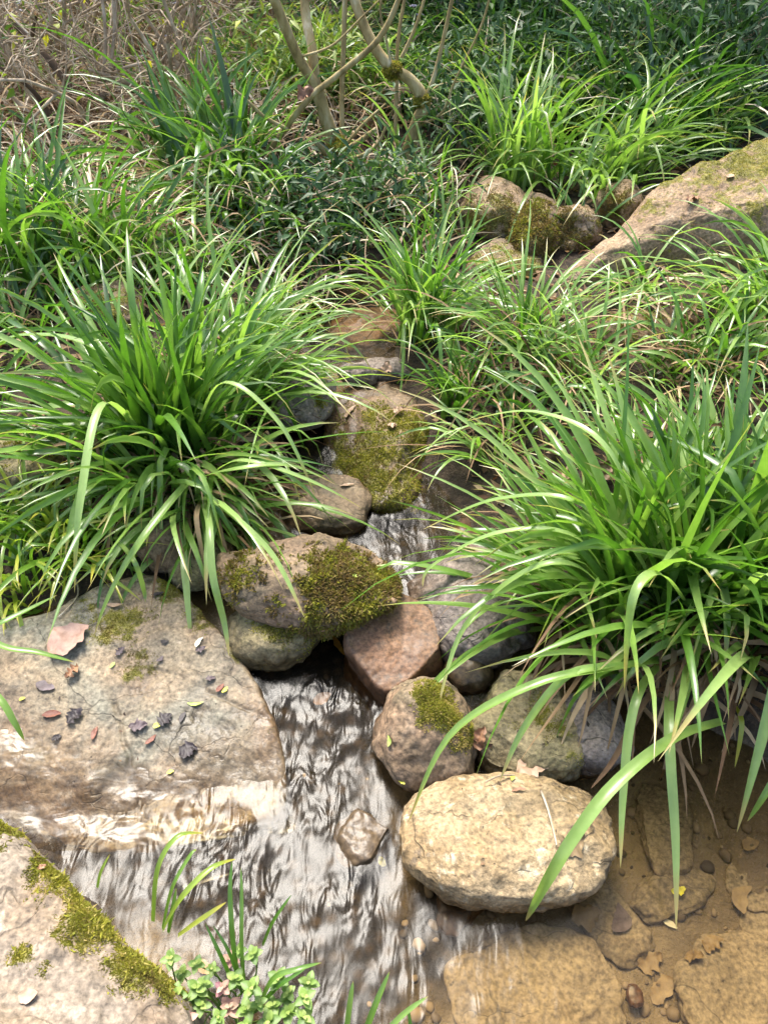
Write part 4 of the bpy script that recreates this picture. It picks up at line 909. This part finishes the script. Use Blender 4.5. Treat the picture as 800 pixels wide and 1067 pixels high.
shrub('shrub', 'pale-barked shrub with a bent lichen-spotted trunk right of the mossy fork', 'shrub', (422, 178), [
    ('trunk', [(420,200,.0),(425,160,.0),(434,128,.0),(442,108,.0),(428,84,.0),(408,72,.0)], [.036, .032, .030, .030, .026, .026]),
    ('branch', [(408,72,.0),(392,52,.0),(378,24,.02),(364,-15,.04)], [.025, .024, .022, .021]),
    ('branch', [(438,118,.0),(452,80,.0),(462,40,.0),(474,-15,.0)], [.012, .010, .009, .008]),
    ('branch', [(412,150,.05),(413,90,.08),(415,40,.1),(424,-15,.12)], [.010, .009, .009, .007]),
    ('branch', [(408,70,.0),(402,40,-.03),(396,10,-.03),(402,-15,-.03)], [.006, .005, .005, .004]),
    ('branch', [(418,60,.02),(432,30,.02),(445,-10,.02)], [.008, .007, .006]),
    ('branch', [(436,130,.0),(460,118,-.05),(474,84,-.1),(500,30,-.15),(512,-10,-.2)], [.007, .006, .005, .005, .004]),
    ('branch', [(442,104,.0),(455,90,.03),(470,86,.05),(494,85,.08)], [.004, .004, .003, .002])], 'bark',
    [(409,73,0,.034,7), (440,104,0,.03,8)])
shrub('shrub', 'clump of thin dark brown stems standing in the upper right shade', 'shrub', (640, 80), [
    ('trunk', [(642,92,.0),(636,50,.0),(630,10,.0),(628,-30,.0)], [.07, .058, .052, .05]),
    ('branch', [(646,90,.05),(650,40,.05),(650,-30,.05)], [.055, .045, .04]),
    ('branch', [(652,88,.1),(664,40,.12),(668,-30,.15)], [.02, .018, .016]),
    ('branch', [(634,88,.1),(618,40,.1),(600,-30,.1)], [.018, .015, .014]),
    ('branch', [(660,70,.2),(690,20,.2),(720,-30,.2)], [.012, .010, .008]),
    ('branch', [(620,70,.2),(590,20,.2),(575,-30,.2)], [.012, .010, .008])], 'bark_dark')
def twigbush(label, px, py, stems, seed, h=1.4, leaves=60, mat='twig', lean=None):
    leaves = int(leaves*2.2)
    r = np.random.default_rng(seed); b = gpick(px, py); root = empty('bare_shrub', b); tag(root, label, 'bare shrub')
    mb = MB(); tips = []
    def grow(p, d, L, rad, lvl):
        n = 4; pts = [p]
        for k in range(n):
            d = d+r.normal(size=3)*.16; d[2] -= .02*lvl; d /= np.linalg.norm(d); pts.append(pts[-1]+d*L/n)
        tube(mb, pts, np.linspace(rad, rad*.5, n+1), 5 if lvl else 6, 3)
        tips.extend(pts[2:])
        if lvl < 3:
            for k in range(4 if lvl < 2 else 3):
                i = r.integers(1, n+1); nd = d+r.normal(size=3)*.75; nd /= np.linalg.norm(nd); grow(pts[i], nd, L*r.uniform(.45, .75), rad*.5, lvl+1)
    for k in range(stems):
        a = r.uniform(0, 6.28); d = np.array([math.cos(a)*.5, math.sin(a)*.35, 1.])
        if lean is not None: d = d+np.array(lean)
        grow(np.array([math.cos(a)*.05, math.sin(a)*.05, -.02]), d/np.linalg.norm(d), h*r.uniform(.5, .75), .014, 0)
    mb.link('twigs', M[mat], root)
    if leaves:
        tips = np.array(tips); ii = r.integers(0, len(tips), leaves); ml = MB(); sz = r.uniform(.03, .06, leaves)
        leafquads(ml, tips[ii]+r.normal(size=(leaves, 3))*.015, r.normal(size=(leaves, 3)), np.array([0, 0, 1.])+r.normal(size=(leaves, 3))*.5, sz, sz*.5, r.random(leaves)); ml.link('leaves', M['spring'], root)
    return root
twigbush('bare twiggy shrub in the upper left with sparse yellow leaves', 60, 120, 8, 401, 1.3, 70)
twigbush('bare twiggy shrub between the left twigs and the strap-leaved clump', 165, 110, 8, 402, 1.2, 90)
twigbush('far bare shrub at the top left with new yellow leaves', 110, 55, 8, 403, 1.5, 130)
twigbush('far bare shrub behind the left twigs at the very top', 10, 50, 8, 405, 1.5, 80)
twigbush('far bare shrub under the top edge above the strap-leaved clump', 165, 45, 8, 407, 1.5, 110)
twigbush('leaning bare shrub reaching in from the upper right corner', 830, 90, 3, 406, 1.1, 60, 'twig', (-1.0, -.2, .1))
shrub('fallen_branch', 'dark forked dead branch leaning among the left twigs', 'branch', (85, 160), [
    ('trunk', [(95,165,.0),(75,95,.05),(45,55,.08),(15,25,.1)], [.028, .024, .02, .012]),
    ('branch', [(33,50,.08),(34,35,.06),(38,18,.04)], [.012, .01, .006]),
    ('branch', [(82,155,-.15),(60,138,-.2),(47,112,-.22),(30,90,-.25),(0,70,-.3)], [.012, .014, .014, .01, .006])], 'bark_dark')
shrub('fallen_branch', 'pale thin branch arching across the left twigs', 'branch', (150, 140), [
    ('trunk', [(118,120,-.1),(150,104,-.15),(200,104,-.2),(260,110,-.2),(320,128,-.15)], [.004, .007, .008, .007, .006]),
    ('branch', [(60,92,-.1),(105,82,-.12),(132,70,-.14),(162,63,-.15)], [.004, .007, .008, .005])], 'twig')
twigbush('pale leafless twiggy shrub standing in the straw on the left', 100, 165, 6, 408, .95, 14)
twigbush('pale leafless twiggy shrub just above the strap-leaved clump', 210, 140, 6, 409, .95, 22)
# pale lilac flowers
def flower(label, px, py, h, n, seed):
    r = np.random.default_rng(seed); b = gpick(px, py); root = empty('wildflower', b); tag(root, label, 'flower'); ms = MB()
    for k in range(n):
        mp = MB()
        tip = np.array([r.normal()*.12, r.normal()*.10, h*r.uniform(.7, 1.1)]); tube(ms, [np.zeros(3), tip*.5+r.normal(size=3)*.02, tip], [.003, .002, .0015], 5, 3)
        m = 5; a = np.linspace(0, 6.28, m, endpoint=False)+r.random(); d = np.stack([np.cos(a), np.sin(a), .3+0*a], 1)
        leafquads(mp, np.tile(tip, (m, 1)), d, np.tile([0, 0, 1.], (m, 1))+.1, np.full(m, .032), np.full(m, .022), r.random(m)); mp.link('flower_head', M['petal'], root)
    ms.link('stems', M['twig'], root)
for k, (px, py, h, n, lab) in enumerate([(62,95,.5,9,'pale lilac wildflowers among the left twigs'),(140,115,.2,5,'pale lilac wildflowers right beside the straw heap'),(225,70,.35,8,'pale lilac wildflowers above the strap-leaved clump'),(440,75,.35,6,'pale wildflowers behind the thin straight stem'),(85,35,.6,9,'pale lilac wildflowers at the top left'),(190,85,.25,5,'pale lilac wildflowers by the arching pale branch')]):
    flower(lab, px, py, h, n, 420+k)

# ------------------------------------------------------------------ trees that shade the upper right (trunks stand behind the bank)
def tree(label, x, y, h, rad, n, seed):
    r = np.random.default_rng(seed); b = np.array([x, y, float(G(x, y)[0])-.05]); root = empty('broadleaf_tree', b); tag(root, label, 'tree'); mt = MB(); pts_ = []
    tube(mt, [np.zeros(3), [.05, .02, h*.3], [-.05, .05, h*.6], [.0, .0, h*.95]], [.14, .11, .08, .03], 10, 6)
    for k in range(11):
        a = r.uniform(0, 6.28); z = h*r.uniform(.45, .85); e = np.array([math.cos(a)*rad*r.uniform(.5, 1), math.sin(a)*rad*r.uniform(.5, 1), z+r.uniform(.1, .8)])
        C = tube(mt, [[0, 0, z-.2], e*np.array([.45, .45, 1])-np.array([0, 0, .1]), e], [.05, .03, .012], 6, 4); pts_.append(C[3:])
    pts_ = np.concatenate(pts_); ii = r.integers(0, len(pts_), n); p = pts_[ii]+r.normal(size=(n, 3))*np.array([.38, .38, .28])
    mt.link('trunk', M['bark_dark'], root); mb = MB(); sz = r.uniform(.08, .14, n)
    p[:, 2] = np.maximum(p[:, 2], 2.3)
    leafquads(mb, p, r.normal(size=(n, 3)), np.array([0, 0, 1.])+r.normal(size=(n, 3))*.5, sz, sz*.45, r.random(n)); mb.link('crown', M['canopy'], root)
tree('tree whose crown shades the bank in the upper right', 2.3, 6.4, 5.0, 1.9, 6500, 501)
tree('tree shading the far dark bushes', .9, 8.2, 5.2, 1.9, 6000, 502)
tree('tree at the far right shading the right edge', 4.3, 5.6, 5.0, 1.9, 5000, 503)

# ------------------------------------------------------------------ foreground plants on the mossy corner boulder
fb = pick(185, 990)[0]
def tuft_on(label, px, py, heroes, mat='blade_yellow', name='grass_tuft', cat='grass tuft'):
    b = pick(px, py)[0]; root = empty(name, b); tag(root, label, cat)
    for pts, w, ti in heroes: hero(root, pts, w, mat, ti, 'leaf_blade')
    return root
tuft_on('tuft of yellowish blades on the mossy rim of the corner boulder', 165, 975, [
    ([(160,960,.21),(165,905,.30),(185,872,.33),(212,868,.31)], .008, .6), ([(170,968,.21),(180,925,.29),(198,892,.32),(205,885,.32)], .006, .35),
    ([(170,970,.21),(190,935,.30),(220,905,.32),(246,895,.30)], .009, .7), ([(176,972,.20),(180,950,.24),(184,925,.27)], .007, .2),
    ([(186,975,.20),(210,958,.25),(236,940,.27)], .008, 1.0)])
tuft_on('single pale blade on the corner boulder rim', 103, 925, [([(102,925,.22),(106,908,.25),(115,890,.28)], .006, .6)])
tuft_on('upright green blades rising from the creeping herbs', 240, 1020, [
    ([(250,1030,.12),(243,980,.22),(240,930,.28),(242,896,.31)], .0075, .4), ([(255,1030,.12),(252,985,.22),(252,935,.28),(251,903,.31)], .006, .5),
    ([(246,1030,.12),(232,1000,.2),(214,962,.25)], .006, .35), ([(252,1035,.12),(240,995,.2),(222,964,.24)], .005, .3),
    ([(270,1050,.12),(285,1020,.18),(310,1010,.2),(335,1003,.19)], .008, .5), ([(270,1050,.12),(290,1028,.16),(318,1010,.18)], .007, .3),
    ([(274,985,.14),(285,960,.2),(304,932,.24)], .006, .35)], 'blade', 'grass_tuft')
tuft_on('pair of narrow blades poking up from the bottom edge', 370, 1090, [([(358,1100,.1),(364,1050,.17),(368,1022,.2)], .008, .6), ([(372,1100,.1),(390,1050,.17),(406,1012,.21)], .009, .5),
    ([(372,1110,.1),(415,1062,.15),(446,1038,.17)], .008, .6), ([(430,1110,.05),(428,1075,.1),(425,1048,.13)], .006, .3)], 'blade', 'grass_tuft')
def herb():
    r = np.random.default_rng(600); b = pick(250, 1045)[0]; b[2] = max(b[2], .03); root = empty('creeping_herb', b); tag(root, 'creeping herb with pale green and pinkish rounded leaves at the bottom edge', 'herb')
    ms = MB(); mg = MB(); mk = MB()
    spots = [(190,1015),(183,1037),(200,1040),(205,1005),(178,1000),(214,1025),(196,1062),(210,1048),(222,1010),(232,1030),(264,995),(250,990),(240,1000),(262,1030),(270,1045),(285,1048),(258,1052),(300,1055),(318,1060),(322,1024),(318,1040),(240,1050),(228,1060),(280,1065),(300,1035),(256,1070),(210,1075),(310,1080),(270,1080),(235,1085),(190,1085),(206,1030),(246,1020),(290,1020)]
    for k, (px, py) in enumerate(spots):
        tip = P(px, py, .13+.05*r.random()+(.03 if k > 8 and k < 14 else 0))-b; root0 = np.array([tip[0]*.5+r.normal()*.01, tip[1]*.5-.01, -.01])
        tube(ms, [root0, (root0+tip)/2+r.normal(size=3)*.008, tip], [.0018, .0015, .001], 5, 3)
        pink = r.random() < .2; sc = r.uniform(.7, 1.2)
        for lv, (L, el) in enumerate([(.017, .15), (.013, .5), (.008, 1.0)]):
            a0 = r.random()*6.28+lv*1.57; m = 2 if lv else 4; a = a0+np.arange(m)*2*np.pi/m
            d = np.stack([np.cos(a), np.sin(a), 0*a+el], 1); pp = np.tile(tip+np.array([0, 0, .004*lv]), (m, 1))
            sz = np.full(m, L*sc)
            (lambda M_: leafround(M_, pp, d, sz, np.clip((.35+.25*lv+r.normal(size=m)*.15), 0, 1)))(mk if pink else mg)
    n = sum(len(v) for v in ms.V); ms.A = {'tint': [np.full(n, .4)], 't': [np.zeros(n)]}; ms.link('stems', M['herb'], root)
    mg.link('leaves', M['herb'], root); mk.link('pinkish_leaves', M['herb_pink'], root)
def leafround(mb, p, d, size, tint, curl=.12, wid=.72, K=7, cr=None):
    """ovate leaf with K stations and a folded midrib"""
    n = len(p); d = d/np.linalg.norm(d, axis=1)[:, None]; s = np.cross(d, np.array([0, 0, 1.])+.01); s /= np.linalg.norm(s, axis=1)[:, None]; nn = np.cross(s, d)
    t = np.linspace(0, 1, K); w = np.sin(np.pi*t**.8)**.8*.5*wid; w[0] = .03; w[-1] = .0
    rows = []
    for k in range(K):
        c = p+d*(size*t[k])[:, None]-nn*(size*curl*t[k]**2)[:, None]
        off = (size*w[k])[:, None]
        rows += [c-s*off+nn*off*.3, c, c+s*off+nn*off*.3]
    V = np.stack(rows, 1).reshape(-1, 3); b = (np.arange(n)[:, None]*K+np.arange(K-1)[None]).ravel()*3
    F = np.concatenate([np.stack([b, b+1, b+4, b+3], 1), np.stack([b+1, b+2, b+5, b+4], 1)])
    mb.add(V, F, tint=np.repeat(tint, K*3), t=np.tile(np.repeat(t, 3), n))
herb()

# ------------------------------------------------------------------ fallen leaves, sticks
LM = {'silt': ((.13, .085, .04), (.21, .145, .07)), 'brown': ((.2, .1, .055), (.3, .17, .09)), 'tan': ((.28, .18, .11), (.42, .29, .2)), 'pink': ((.25, .15, .11), (.36, .23, .18)), 'black': ((.014, .010, .010), (.035, .027, .03)), 'purple': ((.05, .034, .036), (.12, .09, .095)),
      'red': ((.10, .03, .02), (.2, .08, .045)), 'yellow': ((.5, .5, .05), (.65, .6, .1)), 'lime': ((.28, .4, .06), (.45, .55, .16)), 'cream': ((.55, .5, .36), (.65, .6, .45)), 'orange': ((.4, .2, .03), (.55, .3, .05))}
for k, (a, b) in LM.items(): M['fl_'+k] = simple_mat('fallen_leaf_'+k, [(.35, a), (.65, b)], 60, .55, .001, None, .35)
def fallen(label, px, py, size, colr, ang, wid=.5, seed=0, lobes=0, lift=.004, curl=.25, name='fallen_leaf', at=None):
    r = np.random.default_rng(700+seed+int(px)*3+int(py)); p, N = pick(px, py) if at is None else (at, np.array([0, 0, 1.])); L = (.8 if size > 38 or p[1] > 1.4 or p[2] < .02 else .66)*size*depth(p)/FPX
    K, Wn = 14, 7; t = np.linspace(0, 1, K); w = np.sin(np.pi*np.clip(t, 0, 1)**.85)**.7*wid*.5*L
    nz1 = lambda sd: perlin(np.stack([t*(5+lobes*1.5)+sd+seed*.37, 0*t+sd, 0*t], 1))
    w[0] = L*.01; w[-1] = L*.005
    u = np.linspace(-1, 1, Wn); XX = np.repeat((t-.5)*L, Wn); WU = np.where(u[None] < 0, (w*(1+(.35+.22*lobes)*nz1(1.3)))[:, None], (w*(1+(.35+.22*lobes)*nz1(7.7)))[:, None]); YY = (np.maximum(WU, .0)*u[None]).ravel()
    ZZ = curl*L*(.5*(np.tile(u, K)**2)*np.repeat(w/(w.max()), Wn)*wid+.35*(np.repeat(t, Wn)-.5)**2)+L*(.12+.10*lobes)*fbm(np.stack([XX/L*4+seed, YY/L*5, 0*XX], 1), 3)*curl*2
    YY = YY+.10*L*(np.repeat(t, Wn)-.5)**2*4*r.normal()
    ZZ *= .45 if colr in ('black', 'purple', 'silt') else 1.; ZZ -= ZZ.min(); ca, sa = math.cos(ang), math.sin(ang); xy = np.stack([XX*ca-YY*sa, XX*sa+YY*ca, ZZ+lift], 1)
    N = N if N[2] > .2 else np.array([0, 0, 1.]); q = Vector((0, 0, 1)).rotation_difference(Vector(N)).to_matrix(); R = np.array(q)
    V = xy@R.T; F = grid_faces(Wn, K)
    o = link_mesh(name, V, F, M['fl_'+colr], None, p); tag(o, label, 'leaf', 'fallen leaves'); return o
for q in [
 (72,668,60,'pink',.9,.75,1,'large crumpled pinkish leaf on the left slab under the grass'),(48,716,34,'purple',-.3,.55,0,'flat purplish leaf at the left side of the slab'),(55,745,30,'red',.1,.45,0,'dull red leaf below the purplish one on the slab'),
 (79,748,34,'black',1.2,.6,3,'black rotten leaf left of the slab crack'),(78,703,30,'brown',1.3,.5,3,'dark brown leaf just above the purplish leaf'),(99,765,24,'red',1.5,.35,0,'narrow red-brown leaf on the slab beside the rotten leaf'),
 (145,758,30,'purple',.2,.6,3,'slate-dark crumpled leaf left of the yellow petal'),(172,750,26,'black',.8,.8,3,'blackish crumpled leaf behind the yellow petal'),(196,782,30,'black',.5,.85,3,'black crumpled leaf, lowest on the slab'),
 (158,772,22,'red',.9,.35,0,'thin reddish leaf under the yellow petal'),(190,748,20,'black',1.3,.4,0,'slim black leaf right of the crumpled ones'),(164,757,12,'yellow',.4,.8,0,'small pale yellow petal among the black leaves'),
 (207,670,22,'cream',1.2,.35,0,'slim cream leaf upright on the slab near the mossy edge'),(235,720,13,'yellow',1.0,.5,0,'tiny yellow leaf on the right of the slab'),(230,718,18,'red',1.0,.5,0,'small red-brown leaf next to the tiny yellow one'),
 (210,678,18,'purple',.5,.5,3,'shrivelled purple leaf beside the slim cream one'),(172,670,14,'black',0,.5,0,'small black leaf fragment above the slab crack'),(168,688,14,'purple',.9,.5,0,'small dark fragment on the moss patch'),
 (120,632,26,'tan',.05,.3,0,'tan narrow leaf lying at the foot of the left clump'),(165,620,20,'black',.3,.4,0,'small dark leaf at the top of the slab'),(118,694,12,'lime',1.2,.5,0,'little green leaf on the slab by the moss'),(24,729,10,'yellow',.5,.6,0,'small yellow leaf at the left rim of the slab'),
 (204,735,26,'lime',.1,.22,0,'thin green leaf sliver in the middle of the slab'),(220,708,16,'purple',.2,.6,3,'dull purple fragment right of the slab middle'),(126,680,20,'purple',1.,.5,3,'shrivelled leaf left of the moss patch'),(60,770,16,'black',.4,.6,3,'black leaf scrap near the wet left of the slab'),(178,805,9,'yellow',.4,.6,0,'tiny yellow leaf in the wet part of the slab'),
 (408,772,18,'lime',1.2,.6,0,'bright green leaf stuck on the moss-topped rock'),(418,815,16,'yellow',-.8,.5,0,'yellow leaf at the foot of the moss-topped rock'),(396,897,20,'yellow',-.6,.45,0,'yellow-green leaf by the half-drowned stone'),
 (503,770,38,'brown',1.2,.6,3,'lobed brown oak-like leaf against the flat olive rock'),(553,803,48,'tan',.3,.55,2,'curled tan leaf between the olive rock and the pale boulder'),(533,812,12,'yellow',.9,.5,0,'tiny yellow leaf near the curled tan leaf'),
 (540,824,24,'brown',.1,.25,0,'brown stalk-like leaf on top of the pale boulder'),(353,675,36,'orange',-1.0,.2,0,'narrow orange leaf wedged beside the red slab'),(336,728,26,'pink',.5,.6,0,'drowned pinkish leaf in the stream below the round rock'),
 (371,601,14,'lime',.1,.4,0,'small green leaf on the oval rock'),(212,560,40,'purple',1.1,.5,0,'long dark leaf in the gap beside the slab top'),(415,430,16,'tan',.6,.6,3,'pinkish scrap on the top of the tall moss-covered boulder'),(365,430,26,'tan',1.0,.35,0,'pale curled leaf on the face of the tall moss-covered boulder'),(408,446,14,'tan',.3,.6,3,'crinkled leaf scrap mid-way down the tall moss-covered boulder'),
 (362,507,20,'tan',.1,.3,0,'thin tan leaf on the flat-topped channel rock'),(403,385,20,'tan',.9,.6,3,'pale dry leaf above the tall moss-covered boulder'),
 (595,880,44,'silt',.6,.6,3,'drowned brown leaf beside the pale boulder in the pool'),(676,1002,38,'silt',.3,.75,4,'drowned lobed leaf with holes on the pool bed'),(690,1030,46,'silt',.5,.6,2,'big drowned leaf beside the pebble'),(770,935,40,'silt',1.,.5,0,'drowned leaf at the right side of the pool'),(740,985,34,'silt',.6,.6,3,'brown drowned leaf above the corner stone'),(648,960,40,'purple',1.2,.6,0,'dark drowned leaf in front of the pale boulder'),(696,963,22,'cream',-.6,.4,0,'cream leaf floating at the tip of the hanging blade'),(706,930,20,'yellow',.2,.6,3,'yellowish drowned leaf behind the hanging blade'),(610,955,40,'silt',.2,.7,3,'ragged drowned leaf left of the dark one'),(725,1000,30,'silt',-.5,.6,3,'ragged drowned leaf right of the pool middle'),(780,880,26,'silt',.4,.6,0,'drowned leaf under the right-hand blades'),
 (720,212,22,'brown',.4,.5,3,'brown leaf on the weathered boulder'),(760,185,18,'tan',.9,.5,0,'small tan leaf high on the weathered boulder'),(30,1040,30,'tan',.2,.7,0,'pale leaf at the bottom of the corner boulder'),(45,905,14,'brown',.4,.6,3,'brown scrap on the mossy rim of the corner boulder'),(215,1010,30,'tan',-.5,.5,0,'tan leaf between the moss and the creeping herbs')]:
    px, py, sz, colr, ang, wid, lob, lab = q
    fallen(lab, px, py, sz, colr, ang, wid, int(px), lob, curl=.35 if lob >= 3 else .2)
def fragments():
    r = np.random.default_rng(97); P0 = []; N0 = []
    for (cx, cy, sx, sy, m) in [(165,760,30,18,40),(75,740,25,25,26),(60,690,40,20,24),(205,690,25,30,16),(150,630,60,16,30),(110,700,70,60,30),(40,1000,50,60,14),(735,205,50,30,20),(525,860,70,30,10),(300,600,60,30,8),(420,660,30,30,6),(560,760,40,25,16),(400,430,30,40,10)]:
        for _ in range(m):
            p, N = pick(cx+r.normal()*sx, cy+r.normal()*sy)
            if p[2] > W(p[1])+.01: P0.append(p+N*.0015); N0.append(N)
    P0 = np.array(P0); N0 = np.array(N0); n = len(P0); d = np.cross(N0, r.normal(size=(n, 3))); sz = r.uniform(.004, .016, n); mb = MB()
    leafquads(mb, P0, d+N0*.1*r.normal(size=(n, 1)), N0, sz, sz*r.uniform(.2, .7, n), r.random(n), -.15)
    tag(mb.link('leaf_fragments', M['fragment']), 'dark scraps of rotten leaf scattered over the rocks', 'leaf litter', kind='stuff')
M['fragment'] = leafy_mat('leaf_scrap', [(0., (.015, .010, .008)), (.6, (.06, .035, .022)), (.9, (.2, .12, .06)), (1., (.3, .22, .1))], None, .05, .6, .3)
fragments()
# crisp dead leaves caught in the right clump
def caught(label, px, py, z, size, ang, seed, colr='tan'):
    p = P(px, py, z); o = fallen(label, px, py, size, colr, ang, .75, seed, 2, curl=.6, at=p); o.rotation_euler = (.9, .2, 0)
caught('big dead leaf caught in the blades at the right edge', 768, 492, .42, 44, .4, 3); caught('dead leaf caught low in the right-hand blades', 625, 490, .35, 36, 1.2, 4); caught('brown dead leaf deep in the right clump', 640, 640, .24, 34, .8, 5, 'brown')
caught('dead leaf hanging in the mossy-forked shrub', 318, 100, .75, 26, .8, 6, 'brown')
def stick(label, pts, rad):
    mb = MB(); pp = []
    for (px, py, h) in pts:
        p = pick(px, py)[0]; pp.append(p+np.array([0, 0, h+rad]))
    b = pp[0]; tube(mb, [p-b for p in pp], [rad, rad*.9, rad*.8, rad*.5][:len(pp)], 6, 4); o = mb.link('stick', M['twig']); o.location = b
    tag(o, label, 'stick')
stick('pale thin stick lying on the pale boulder', [(563,826,.004),(570,845,.004),(576,868,.004),(579,882,.004)], .0025)
stick('thin brown twig on the left slab under the grass', [(78,598,.004),(82,622,.004),(62,645,.004)], .0022)
stick('thin pale twig in the gap by the olive rock', [(505,818,.01),(520,812,.012),(535,810,.006)], .002)

# ------------------------------------------------------------------ light
SUN_EL, SUN_AZ = math.radians(62.5), math.radians(-20)   # az from +y, negative = left
sl = bpy.data.lights.new('sun', 'SUN'); so = bpy.data.objects.new('sun', sl); COL.objects.link(so)
sl.energy = 1.6; sl.angle = math.radians(21); sl.color = (1, .955, .88)
dirv = Vector((math.sin(SUN_AZ)*math.cos(SUN_EL), math.cos(SUN_AZ)*math.cos(SUN_EL), math.sin(SUN_EL)))
so.rotation_euler = dirv.to_track_quat('Z', 'Y').to_euler()
w = bpy.data.worlds.new('World'); scene.world = w; w.use_nodes = True
nt = w.node_tree; bg = nt.nodes['Background']; sky = nt.nodes.new('ShaderNodeTexSky'); sky.sky_type = 'NISHITA'; sky.sun_disc = False
sky.sun_elevation = SUN_EL; sky.sun_rotation = SUN_AZ; sky.air_density = 1.0; sky.dust_density = 4.0; sky.ozone_density = 1.0
nt.links.new(sky.outputs[0], bg.inputs[0]); bg.inputs[1].default_value = .09
scene.view_settings.view_transform = 'Standard'; scene.view_settings.look = 'None'; scene.view_settings.gamma = 1; scene.view_settings.exposure = 2.52
scene.render.engine = 'CYCLES'
cy = scene.cycles; cy.use_denoising = True; cy.max_bounces = 8; cy.transparent_max_bounces = 16; cy.diffuse_bounces = 3; cy.glossy_bounces = 3; cy.sample_clamp_indirect = 6
cy.use_adaptive_sampling = True; cy.adaptive_threshold = .015
